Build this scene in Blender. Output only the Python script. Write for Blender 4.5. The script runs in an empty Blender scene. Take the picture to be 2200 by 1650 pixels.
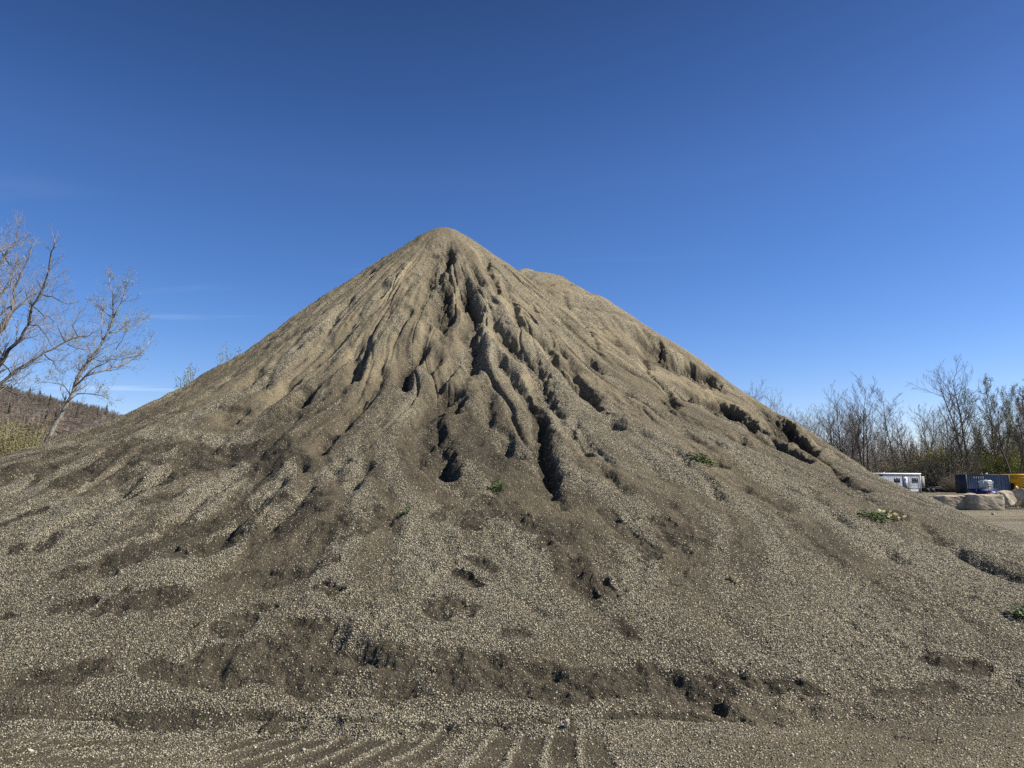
import math, random
import numpy as np
# ------------------------------------------------------------------ camera facts
F = 1560.0; CX, CY = 1100.0, 825.0; HORIZON = 1035.0; EYE = 1.6
PITCH = math.atan((HORIZON - CY) / F)
CP, SP = math.cos(PITCH), math.sin(PITCH)
def ray(px, py):
    a = (px - CX) / F; b = (CY - py) / F
    return np.array([a, CP - b * SP, SP + b * CP])
def at_dist(px, py, d):
    """point on the photo ray at horizontal distance d (metres)"""
    r = ray(px, py); k = d / math.hypot(r[0], r[1])
    return np.array([0, 0, EYE]) + r * k
# ------------------------------------------------------------------ noise
def _hash(ix, iy, s):
    h = (ix.astype(np.int64) * 374761393 + iy.astype(np.int64) * 668265263 + s * 974634777) & 0xFFFFFFFF
    h = ((h ^ (h >> 13)) * 1274126177) & 0xFFFFFFFF
    h = ((h ^ (h >> 16)) * 2246822519) & 0xFFFFFFFF
    h = h ^ (h >> 15)
    return (h & 0xFFFFFF) / float(0xFFFFFF)
def vn(x, y, s=0):
    ix = np.floor(x); iy = np.floor(y); fx = x - ix; fy = y - iy
    fx = fx * fx * fx * (fx * (fx * 6 - 15) + 10); fy = fy * fy * fy * (fy * (fy * 6 - 15) + 10)
    a = _hash(ix, iy, s); b = _hash(ix + 1, iy, s); c = _hash(ix, iy + 1, s); d = _hash(ix + 1, iy + 1, s)
    return (a + (b - a) * fx) * (1 - fy) + (c + (d - c) * fx) * fy
def fbm(x, y, o=4, s=0, g=.5):
    t = 0.; a = 1.; n = 0.
    for k in range(o):
        t = t + a * (vn(x, y, s + k * 17) - .5); n += a; a *= g
        x, y = (x * .8 - y * .6) * 2.03 + 3.1, (x * .6 + y * .8) * 2.03 + 7.7
    return t / n * 2
def sst(a, b, x):
    t = np.clip((x - a) / (b - a), 0, 1); return t * t * (3 - 2 * t)
def smax(a, b, k):
    h = np.maximum(k - np.abs(a - b), 0) / k
    return np.maximum(a, b) + h * h * k * .25
# ------------------------------------------------------------------ the pile without its gullies
A1 = at_dist(953, 491.5, 17.5)
A2 = at_dist(1142, 584, 22.0)
def smin(a, b, k):
    return -smax(-a, -b, k)
def cone(x, y, A, a, t):
    r = np.sqrt((x - A[0]) ** 2 + (y - A[1]) ** 2)
    return A[2] + t * a - t * np.sqrt(r * r + a * a)
SHOULDER = (-1.595, 18.177, 5.298)
def base(x, y):
    z = smax(cone(x, y, A1, .42, .843), cone(x, y, A2, 1.13, .789), .16)
    z = smax(z, cone(x, y, SHOULDER, 3.53, .546), .6)
    ins = smin(y - 5.05 - .05 * np.maximum(x, 0), 9.3 - .93 * x, 3.0)
    za = .33 * ins
    cap = 2.01 - .009 * np.maximum(-x - 6.5, 0) ** 1.5
    za = smin(za, cap, .7)
    za = smin(za, .5 * (16.0 - y), .8)
    return smax(z, za, .69)
# ------------------------------------------------------------------ gullies traced on the photograph, laid on the slope
def hit(px, py):
    r = ray(px, py); hx = math.hypot(r[0], r[1])
    d = np.arange(3.6, 34, .015)
    x = r[0] / hx * d; y = r[1] / hx * d; z = EYE + r[2] / hx * d
    k = np.nonzero(z < np.maximum(base(x, y), 0))[0]
    i = k[0] if len(k) else len(d) - 1
    return np.array([x[i], y[i], max(float(base(x[i:i+1], y[i:i+1])[0]), 0)]), d[i]
def c4(*p): return [(700 + a / 2.75, 480 + b / 2.75) for a, b in p]
def c5(*p): return [(1200 + a / 2.75, 560 + b / 2.75) for a, b in p]
def c3(*p): return [(300 + a / 4.4, 700 + b / 4.4) for a, b in p]
def cb(*p): return [(900 + a / 3.667, 1040 + b / 3.667) for a, b in p]
def cl(*p): return [(a / 2.75, 880 + b / 2.75) for a, b in p]
def cr(*p): return [(1900 + a / 5.5, 980 + b / 5.5) for a, b in p]
W = (.92, .38)      # side on which the steep wall stands (towards the sun)
UP = (.25, .97)
# (polyline in photo pixels, floor width in photo pixels, depth in metres, wall side)
GULLIES = [
 (c4((750,110),(735,150),(705,200),(672,262),(668,300),(690,345),(700,400),(706,480),(700,560),(690,640)), 34, .30, W),
 (c4((690,380),(640,420),(612,500),(600,580),(590,640)), 22, .14, W),
 (c4((600,660),(575,715),(535,765),(490,832),(465,900),(462,960)), 18, .20, W),
 (c4((815,315),(840,390),(852,450),(885,500),(882,560),(855,640),(882,690),(880,770),(850,850),(800,890)), 22, .30, W),
 (c4((980,480),(1010,560),(1060,640),(1110,715),(1180,785),(1265,850),(1295,930),(1290,1000),(1345,1080),(1410,1150)), 30, .24, W),
 (c4((988,680),(1010,755),(1055,840),(1100,905),(1150,975),(1205,1060),(1262,1140),(1275,1200),(1272,1300),(1300,1390),(1320,1470),(1350,1560),(1420,1640)), 16, .19, W),
 (c4((845,220),(878,280),(920,355),(940,400)), 12, .11, W),
 (c4((935,190),(965,275),(990,320),(1015,380),(1010,440)), 14, .18, W),
 (c4((1030,310),(1060,370),(1100,460),(1130,545),(1170,600),(1240,660),(1300,700),(1325,760),(1385,830),(1500,935),(1590,1030),(1645,1120)), 18, .17, W),
 (c4((1300,730),(1340,715),(1390,745),(1410,800)), 14, .14, W),
 (c4((785,940),(720,985),(665,1045),(650,1090)), 26, .26, W),
 (c4((785,970),(770,1030),(750,1100)), 18, .24, W),
 (c4((790,940),(725,995),(668,1070),(650,1150),(668,1230),(700,1300),(728,1380),(738,1450),(742,1530)), 46, .19, W),
 (c4((668,1070),(630,1150),(604,1240),(596,1330),(606,1420)), 22, .12, W),
 (c4((560,700),(520,770),(480,860),(470,940)), 12, .12, W),
 (c4((320,930),(270,985),(225,1055),(150,1130),(60,1220)), 12, .13, W),
 (c4((215,680),(185,760),(200,860),(175,920)), 16, .13, W),
 (c4((345,830),(330,890),(310,950)), 12, .10, W),
 (c4((390,365),(350,400),(325,450)), 12, .10, W),
 (c4((530,500),(440,590),(390,650)), 22, .08, W),
 (c4((610,210),(580,280),(500,380)), 14, .08, W),
 (c4((160,440),(110,530),(70,560),(20,620)), 18, .14, W),
 (c4((300,270),(230,310),(160,360)), 18, .09, W),
 (c4((860,720),(800,770),(740,850),(690,920),(650,1000)), 20, .12, W),
 (c4((690,740),(640,790),(600,860)), 22, .12, W),
 (c4((910,900),(930,1000),(940,1090),(970,1170)), 24, .09, (-.9, .4)),
 (c4((1000,1230),(1090,1320),(1190,1370)), 30, .05, W),
 (c4((1310,1000),(1390,1150),(1500,1300),(1560,1330)), 22, .10, W),
 # right flank
 (c5((40,545),(90,640),(120,720),(170,790),(220,850),(270,912)), 22, .14, W),
 (c5((130,340),(180,410),(240,530),(260,570)), 20, .10, W),
 (c5((180,520),(196,585),(228,630),(285,655)), 16, .20, (.5, .86)),
 (c5((460,525),(515,590),(528,650),(560,700),(640,760),(700,860),(730,900)), 12, .15, W),
 (c5((530,430),(545,490)), 18, .14, W),
 (c5((590,470),(615,540),(700,585),(800,615),(835,670),(915,712)), 52, .44, (.62, .78)),
 (c5((925,675),(990,715),(1035,752)), 16, .22, (.62, .78)),
 (c5((720,815),(745,782),(790,785),(830,830)), 22, .22, (.3, .95)),
 (c5((865,760),(890,850),(910,890)), 24, .20, W),
 (c5((930,780),(985,830),(1040,880),(1090,920),(1140,985)), 84, .62, (.72, .69)),
 (c5((1130,985),(1180,1010),(1260,1050)), 22, .20, (.62, .78)),
 (c5((1050,1030),(1080,1075)), 22, .24, W),
 (c5((1290,905),(1345,955),(1410,1010),(1455,1070),(1495,1140)), 56, .56, (.75, .66)),
 (c5((1495,1140),(1560,1165),(1640,1215)), 16, .18, (.6, .8)),
 (c5((1280,1040),(1330,1080),(1400,1125),(1450,1175)), 44, .42, (.66, .75)),
 (c5((308,962),(340,1000),(378,1028)), 10, .13, (.5, .86)),
 (c5((600,780),(640,840),(680,890)), 14, .10, W),
 (c5((380,740),(430,800),(500,860)), 16, .09, W),
 (c5((1660,1260),(1700,1290),(1740,1325)), 12, .15, (.5, .86)),
 (c5((940,1215),(1000,1255)), 9, .10, (.4, .9)),
 (c5((1090,1330),(1140,1380),(1230,1410),(1300,1450),(1390,1510)), 18, .10, (.55, .83)),
 (c5((1590,1480),(1660,1530),(1760,1595)), 18, .11, (.5, .86)),
 (c5((1940,1480),(2000,1500),(2060,1540)), 12, .13, (.5, .86)),
 (c5((1760,1340),(1840,1400),(1900,1440)), 10, .08, (.5, .86)),
 (c5((0,880),(60,1000),(130,1090),(250,1200)), 22, .09, W),
 (c5((90,900),(150,1050),(260,1160),(330,1240)), 22, .08, W),
 (c5((560,870),(640,960),(760,1060),(900,1150)), 22, .06, W),
 (c5((260,1240),(330,1320),(400,1400)), 14, .07, W),
 ([(1424,752),(1445,768),(1485,782),(1520,802),(1548,832)], 44, .44, (.62, .78)),
 ([(1612,918),(1640,922),(1680,935),(1700,948)], 24, .26, (.5, .86)),
 ([(1745,975),(1790,1000),(1830,1030),(1870,1055)], 14, .16, (.5, .86)),
 # low right
 (cr((370,735),(480,830),(590,940),(700,1020),(790,1060)), 16, 0.13, (.55, .83)),
 (cr((795,1050),(840,1080),(900,1120),(1000,1195),(1080,1235),(1130,1245),(1200,1275),(1310,1328),(1420,1382),(1560,1432),(1660,1462)), 7, .17, (.6, .8)),
 (cr((0,1120),(100,1175),(280,1240)), 14, 0.13, (.45, .9)),
 (cr((60,640),(160,700),(260,755)), 12, 0.14, (.5, .86)),
 (cr((390,545),(460,575),(540,598)), 9, 0.19, (.4, .9)),
 (cb((1210,650),(1280,790),(1350,900),(1380,970),(1440,1020),(1500,1050)), 26, .06, W),
 (cb((840,880),(910,910),(960,990),(1050,1040)), 20, .05, W),
 (cb((60,890),(120,960),(200,1030),(290,1060)), 26, .03, W),
 (cb((190,680),(380,740),(480,810)), 20, .05, (.4, .9)),
 (cb((1020,0),(1070,60),(1110,140),(1170,200)), 30, .14, W),
 (cb((1590,20),(1630,100)), 14, .08, W),
 ([(2050,1300),(2100,1340),(2130,1390)], 14, .06, W),
 ([(2175,1448),(2200,1472),(2230,1490)], 14, .09, (.4, .9)),
 ([(1540,1315),(1600,1365),(1680,1422)], 12, .05, (.4, .9)),
 # left flank
 (c3((960,400),(900,440),(850,500)), 18, .10, W),
 (c3((1260,440),(1230,500),(1190,560),(1130,640)), 40, .16, W),
 (c3((1130,450),(1080,520),(1010,620),(940,680)), 26, .14, W),
 (c3((1480,470),(1430,540),(1340,620),(1270,700)), 24, .16, W),
 (c3((1640,550),(1560,640),(1500,720)), 20, .22, W),
 (c3((1010,760),(960,800),(900,860),(810,920)), 40, .14, W),
 (c3((1490,790),(1470,870),(1370,900)), 34, .12, W),
 (c3((2090,400),(2050,450),(2030,520)), 16, .18, W),
 (c3((2200,590),(2150,650),(2080,740),(1990,860),(1940,910)), 12, .14, W),
 (c3((1860,960),(1800,1050),(1740,1110),(1680,1180),(1650,1230)), 18, .13, W),
 (c3((1560,1270),(1520,1330),(1490,1410)), 20, .12, W),
 (c3((2190,1270),(2150,1350)), 26, .10, W),
 (c3((900,1110),(880,1190),(870,1280)), 20, .06, W),
 (c3((740,600),(640,680),(560,760)), 30, .06, W),
 (cl((620,870),(640,960),(680,980)), 16, .025, W),
 (cl((2190,300),(2080,500),(2040,580)), 20, .06, W),
 (cl((20,520),(340,360),(420,330)), 9, .11, W),
 (cl((420,520),(660,375),(800,285)), 9, .11, W),
 (cl((560,640),(910,450),(1100,290)), 9, .11, W),
 (cl((870,800),(1210,515),(1440,330)), 9, .11, W),
 (cl((1170,870),(1510,560),(1730,355)), 9, .11, W),
 (cl((0,680),(420,475),(600,365)), 9, .11, W),
 (cl((180,800),(560,600),(800,460)), 9, .11, W),
 (cl((0,440),(160,350),(330,275)), 9, .11, W),
 (cl((1560,720),(1700,600),(1850,430)), 9, .11, W),
 # scarp along the foot of the slope
 ([(470,1392),(540,1374),(600,1362),(650,1352),(690,1358)], 60, 0.044, UP),
 ([(690,1350),(725,1368),(765,1392),(800,1402)], 30, 0.17, (.55, .83)),
 ([(800,1400),(860,1402),(890,1440)], 60, 0.039, UP),
 ([(905,1390),(940,1425),(990,1440),(1040,1412),(1090,1412),(1150,1440),(1200,1452),(1290,1462)], 70, 0.050, UP),
 ([(1290,1440),(1340,1436),(1420,1440),(1470,1462),(1500,1490)], 60, 0.039, UP),
 ([(560,1440),(640,1432),(720,1440),(800,1452)], 36, 0.039, UP),
 ([(420,1480),(520,1470),(640,1486),(760,1490)], 30, 0.028, UP),
 ([(1520,1437),(1600,1448),(1700,1462)], 40, 0.028, UP),
 ([(1750,1470),(1850,1460),(1960,1470),(2080,1490)], 34, 0.033, UP),
 ([(395,1363),(412,1359)], 8, 0.033, UP),
 ([(0,1532),(120,1538),(300,1540),(450,1542),(640,1546)], 26, 0.039, UP),
 ([(1225,1545),(1330,1543),(1450,1546),(1560,1556),(1625,1560)], 28, 0.044, UP),
]
def prep():
    out = []; rg = random.Random(5)
    for pl, wpx, dep, wall in GULLIES:
        P = []; D = []
        for a, b in pl:
            p, d = hit(a, b); P.append(p[:2]); D.append(d)
        P = np.array(P); L = np.r_[0, np.cumsum(np.hypot(*np.diff(P, axis=0).T))]
        n = max(3, int(L[-1] / .10)); s = np.linspace(0, L[-1], n)
        x = np.interp(s, L, P[:, 0]); y = np.interp(s, L, P[:, 1]); d = np.interp(s, L, D)
        k = min(.05, .12 * L[-1])
        x = x + np.array([rg.gauss(0, k * .5) for _ in s]); y = y + np.array([rg.gauss(0, k * .5) for _ in s])
        for _ in range(1):
            x[1:-1] = (x[:-2] + 2 * x[1:-1] + x[2:]) / 4; y[1:-1] = (y[:-2] + 2 * y[1:-1] + y[2:]) / 4
        out.append((x, y, wpx * d / F, dep, wall, s / L[-1]))
    return out
GPREP = prep()
def carve(x, y):
    """depth cut (>=0), lip height and 'fresh dirt' mask at every point"""
    cut = np.zeros_like(x); lip = np.zeros_like(x)
    mod = .80 + .30 * vn(x * 2.3, y * 2.3, 91) + .16 * vn(x * 7, y * 7, 95)
    jit = (vn(x * 5, y * 5, 92) - .5) * .09 + (vn(x * 13, y * 13, 93) - .5) * .08 + (vn(x * 31, y * 31, 94) - .5) * .03
    floor_n = fbm(x * 9, y * 9, 3, 96)
    for gx, gy, wf, dep, wall, S in GPREP:
        m = float(np.max(wf)) * 1.6 + .3 + dep
        idx = np.nonzero((x > gx.min() - m) & (x < gx.max() + m) & (y > gy.min() - m) & (y < gy.max() + m))[0]
        if not len(idx): continue
        px, py = x[idx], y[idx]
        best = np.full(len(idx), 1e9); U = np.zeros(len(idx)); SS = np.zeros(len(idx)); E = np.zeros(len(idx)); WF = np.ones(len(idx))
        for k in range(len(gx) - 1):
            ax, ay = gx[k], gy[k]; dx, dy = gx[k + 1] - ax, gy[k + 1] - ay; l2 = dx * dx + dy * dy + 1e-9
            t = ((px - ax) * dx + (py - ay) * dy) / l2; tc = np.clip(t, 0, 1)
            ex = px - ax - tc * dx; ey = py - ay - tc * dy; q = ex * ex + ey * ey
            b = q < best
            if not b.any(): continue
            nx, ny = -dy, dx
            if nx * wall[0] + ny * wall[1] < 0: nx, ny = -nx, -ny
            sg = np.where(ex * nx + ey * ny >= 0, 1., -1.)
            best = np.where(b, q, best); U = np.where(b, sg * np.sqrt(q), U)
            SS = np.where(b, S[k] + tc * (S[k + 1] - S[k]), SS); WF = np.where(b, wf[k], WF)
        u = U + jit[idx] * np.clip(WF * 4.5, .3, 1.1) * (.8 if dep < .4 else .7)
        tp = sst(0, .14, SS) * sst(1, .82, SS)
        d = np.where(base(px, py) < 1.5, .55, .80) * dep * (.35 + .65 * tp) * mod[idx]
        ws = (.50 * dep + .05) if dep < .4 else .26 * dep + .04
        wall_p = np.clip(1 - u / ws, 0, 1) ** 1.3
        w2 = np.maximum(WF * (.5 + .8 * tp), .07) * 1.3
        fl = 1 - sst(.2, 1, -u / w2)
        c = d * np.where(u >= 0, wall_p, fl * (.80 + .4 * floor_n[idx]))
        # beyond the ends
        c = np.where((SS <= 0.001) | (SS >= .999), c * np.exp(-best / (.08 ** 2)), c)
        wide = dep * (.30 + .70 * tp) * np.exp(-((U + .25 * jit[idx]) / (.10 + .95 * WF)) ** 2) * np.where((SS <= 0.001) | (SS >= .999), np.exp(-(np.maximum(best - U * U * 0, 0)) / (.3 ** 2)), 1)
        big = 1.0 if dep > .4 else .62
        c = big * c + np.where(base(px, py) < 1.5, .30, .48) * wide * (1 if dep < .4 else .3)
        cut[idx] = np.maximum(cut[idx], c)
        lp = (.16 if dep < .4 else .34) * d * tp * np.exp(-((u - ws - .10) / .13) ** 2)
        lip[idx] = np.maximum(lip[idx], lp)
    return cut, lip
# patches of fine dirt (strokes: polyline, width px) and of coarse pale gravel
FINE = [
 ([(430,1440),(600,1428),(800,1432),(1000,1452),(1200,1470),(1400,1462),(1530,1485)], 74), ([(480,1400),(640,1385),(840,1400),(900,1430)], 50),
 (cl((410,430),(620,340),(790,235)), 56), (cl((640,440),(820,350),(900,285)), 44), (cl((620,580),(860,470),(1000,400),(1230,270)), 60),
 (cl((760,890),(860,780),(1060,690)), 56), (cl((1190,860),(1330,750),(1500,640),(1640,560)), 56), (cl((1590,710),(1700,610),(1900,560)), 70),
 (cl((1180,690),(1400,590)), 46), (cl((620,880),(640,980)), 26), (cl((90,840),(140,800)), 22), (cl((1500,950),(1570,945)), 32),
 (cl((1630,980),(1720,950)), 50), (cl((830,1130),(1000,1120)), 54), (cl((1320,1280),(1420,1260)), 52), (cl((1330,990),(1360,960)), 22),
 (cl((2020,720),(2190,640)), 70), (cl((1000,270),(1250,260),(1500,230),(1620,300)), 90), (cl((900,560),(1000,540)), 34), (cl((0,570),(200,430),(330,330)), 30),
 (cl((0,400),(150,320),(400,240)), 30), (cl((0,700),(250,620)), 20), (cl((380,950),(450,920)), 26), (cl((1830,940),(1960,890)), 30),
 (cl((1180,800),(1280,770)), 22), (cl((250,830),(330,770)), 26), (cl((440,720),(520,700)), 30), (cl((1020,830),(1110,880)), 18), (cl((0,1200),(90,1210)), 16),
 (cl((350,1170),(480,1150)), 34), (cl((590,1190),(720,1100)), 28), (cl((1900,1040),(1980,1060)), 26), (cl((1540,1150),(1600,1140)), 24), (cl((1780,1270),(1880,1260)), 40),
 (cb((1230,620),(1290,760),(1370,860)), 34), (cb((90,930),(230,1030)), 40), (cb((260,930),(420,990)), 40), (cb((300,700),(470,790)), 18), (cb((430,610),(580,660)), 22),
 (cb((150,250),(200,200)), 30), (cb((380,330),(430,240)), 34), (cb((780,230),(850,350)), 30), (cb((560,150),(640,240)), 44), (cb((980,480),(1010,420)), 24),
 (cb((1500,230),(1750,480),(1850,570)), 34), (cb((1000,300),(1150,330),(1130,420)), 40), (cb((1930,300),(2090,540)), 22), (cb((1850,300),(1960,420)), 18), (cb((690,1190),(840,1200)), 26),
 (cb((1590,1060),(1700,1200)), 22), (cb((1400,740),(1520,860)), 24),
 ([(480,1420),(600,1400),(740,1410),(840,1420)], 90), ([(640,1470),(800,1470),(960,1470)], 60), ([(940,1430),(1080,1440),(1200,1470)], 66), ([(1340,1450),(1470,1470)], 34),
 ([(1580,1450),(1740,1468)], 30), ([(0,1542),(200,1547),(440,1550),(640,1554)], 34), ([(640,1554),(900,1552),(1200,1556)], 16), ([(1210,1556),(1400,1555),(1600,1564)], 36), ([(330,1430),(470,1470)], 40), ([(60,1450),(200,1440)], 40),
 ([(1880,1480),(2050,1478)], 26), ([(2000,1420),(2120,1440)], 30),
 ([(900,650),(925,690),(930,760)], 60), ([(940,830),(960,900),(945,980)], 70), ([(1060,700),(1130,800),(1160,900),(1180,1030)], 26),
]
PALE = [
 (cl((30,480),(330,330)), 18), (cl((400,490),(640,350),(790,255)), 20), (cl((540,610),(900,420),(1090,260)), 22), (cl((850,770),(1200,480),(1430,300)), 22), (cl((1150,840),(1500,520),(1720,320)), 24), (cl((0,640),(420,440),(600,330)), 20), (cl((180,760),(560,560),(800,420)), 20),
 (cl((0,300),(330,225),(800,190),(1100,170),(1500,155)), 18), (c3((0,1075),(400,1060),(800,1030),(1150,990)), 32), (cl((420,480),(700,430),(960,300),(1080,230)), 22),
 (cl((1020,580),(1280,400),(1420,300)), 18), (cl((1600,650),(1850,450),(2000,330)), 34), ([(0,1575),(200,1580),(420,1582),(560,1575)], 22), ([(640,1540),(800,1545),(1000,1550)], 14),
 (cl((700,480),(480,640),(200,760)), 40),
]
def strokes(x, y, L):
    out = np.zeros_like(x)
    for pl, w in L:
        P = []; D = []
        for a, b in pl:
            p, d = hit(a, b); P.append(p[:2]); D.append(d)
        m = w * max(D) / F * 1.6 + .1; P = np.array(P)
        idx = np.nonzero((x > P[:, 0].min() - m) & (x < P[:, 0].max() + m) & (y > P[:, 1].min() - m) & (y < P[:, 1].max() + m))[0]
        if not len(idx): continue
        px, py = x[idx], y[idx]; v = np.zeros(len(idx))
        # widths run across the picture; foreshortening stretches them uphill
        for k in range(max(1, len(P) - 1)):
            ax, ay = P[k]; dx, dy = (P[min(k + 1, len(P) - 1)] - P[k]); l2 = dx * dx + dy * dy + 1e-9
            t = np.clip(((px - ax) * dx + (py - ay) * dy) / l2, 0, 1)
            q = np.sqrt((px - ax - t * dx) ** 2 + (py - ay - t * dy) ** 2)
            ww = .5 * w * D[k] / F * 1.45
            v = np.maximum(v, 1 - sst(.62, 1.12, q / ww))
        out[idx] = np.maximum(out[idx], v)
    return out
HOLE = hit(1536, 1507)[0]
# ---- rain rills: water is routed down the slope on a grid, channels deepen with the water they carry
FX0, FY0, FR = -14.0, 4.8, .045
def box3(a, n=1):
    for _ in range(n):
        p = np.pad(a, 1, mode='edge'); a = (p[:-2, 1:-1] + 2 * a + p[2:, 1:-1]) / 4; p = np.pad(a, 1, mode='edge'); a = (p[1:-1, :-2] + 2 * a + p[1:-1, 2:]) / 4
    return a
def rills():
    nx, ny = int(26 / FR), int(18.5 / FR); gx, gy = np.meshgrid(FX0 + np.arange(nx) * FR, FY0 + np.arange(ny) * FR)
    x, y = gx.ravel(), gy.ravel(); z0 = base(x, y); cut, lip = carve(x, y); rg = np.random.default_rng(4)
    H0 = z0 - cut * 1.0 + .10 * fbm(x * .8, y * .8, 4, 101, .6) + .03 * fbm(x * 5, y * 5, 2, 102)
    tot = np.zeros((ny, nx)); acc_l = None
    for it in range(3):
        H = (H0 - tot.ravel()).reshape(ny, nx) + rg.normal(size=(ny, nx)) * .004; P = np.pad(H, 1, constant_values=1e3)
        S = []; off = []
        for dy in (-1, 0, 1):
            for dx in (-1, 0, 1):
                if dx or dy: S.append((H - P[1 + dy:1 + dy + ny, 1 + dx:1 + dx + nx]) / math.hypot(dx, dy)); off.append(dy * nx + dx)
        S = np.maximum(np.array(S), 0) ** 2.2 * rg.uniform(.35, 1, size=(8, ny, nx)); k = S.argmax(0); rec = (np.arange(nx * ny).reshape(ny, nx) + np.array(off)[k]); rec = np.where(S.max(0) > 0, rec, -1).ravel().tolist()
        order = np.argsort(-H.ravel()).tolist(); acc = [1.0] * (nx * ny)
        for i in order:
            r = rec[i]
            if r >= 0: acc[r] += acc[i]
        A = np.array(acc).reshape(ny, nx); A = box3(np.log(A), 1); acc_l = A
        d = np.clip((A - 1.9) / 4.0, 0, 1.25); tot = np.maximum(tot, box3(d, 2) * .12) if it else box3(d, 2) * .06
    z = z0.reshape(ny, nx); w = sst(.25, 1.6, z)
    return (tot - box3(tot, 14)) * w, box3(np.clip((acc_l - 2.2) / 3.0, 0, 1), 1)
RILL, CHAN = rills()
def glook(G, x, y):
    a = np.clip((x - FX0) / FR, 0, G.shape[1] - 1.001); b = np.clip((y - FY0) / FR, 0, G.shape[0] - 1.001); j = a.astype(int); i = b.astype(int); v = a - j; u = b - i
    return (G[i, j] * (1 - v) + G[i, j + 1] * v) * (1 - u) + (G[i + 1, j] * (1 - v) + G[i + 1, j + 1] * v) * u
def ground_z(x, y):
    z = .02 * fbm(x * .35, y * .35, 3, 41) * sst(2, 5, y + 0 * x) + .012 * fbm(x * 2.2, y * 2.2, 3, 43)
    # loader tyre print crossing the foreground
    b = sst(4.02, 4.10, y) * sst(4.98, 4.90, y)
    x = x + .02 * fbm(x * 7, y * 7, 2, 45); kk = np.clip(.22 - .42 * x, 0, 1.0)
    ph = (x - kk * (y - 4.6)) / .205
    lug = np.abs(ph - np.floor(ph) - .5) * 2
    fade = (.45 + .55 * sst(-1.9, -1.4, x)) * np.clip(.75 + .8 * fbm(x * 3, y * 3, 3, 46), .3, 1)
    imp = sst(.06, .40, 1 - lug)
    z = z - b * fade * .018 * imp * sst(.66, .52, x)
    z = z + .03 * np.exp(-((y - 5.02 - .02 * np.sin(x * 2)) / .06) ** 2) * sst(1.4, .8, x)
    return z, b * imp * fade * sst(.66, .52, x)
def ground_mix(x, y, imp):
    """share of pale gravel on the yard floor near the pile"""
    band = sst(4.0, 4.1, y) * sst(5.0, 4.9, y) * sst(.7, .55, x)
    streak = fbm(x * .5, y * 7, 3, 72) * sst(-1.2, -2.2, x)
    c = .42 + .28 * fbm(x * 1.4, y * 3, 3, 78) + band * (.34 - 1.05 * imp) + .7 * streak - .22 * sst(.7, 1.8, x)
    c = c + .35 * np.exp(-((y - 5.0) / .07) ** 2) * sst(.7, .4, x)
    return np.clip(c, .04, 1)
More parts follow.
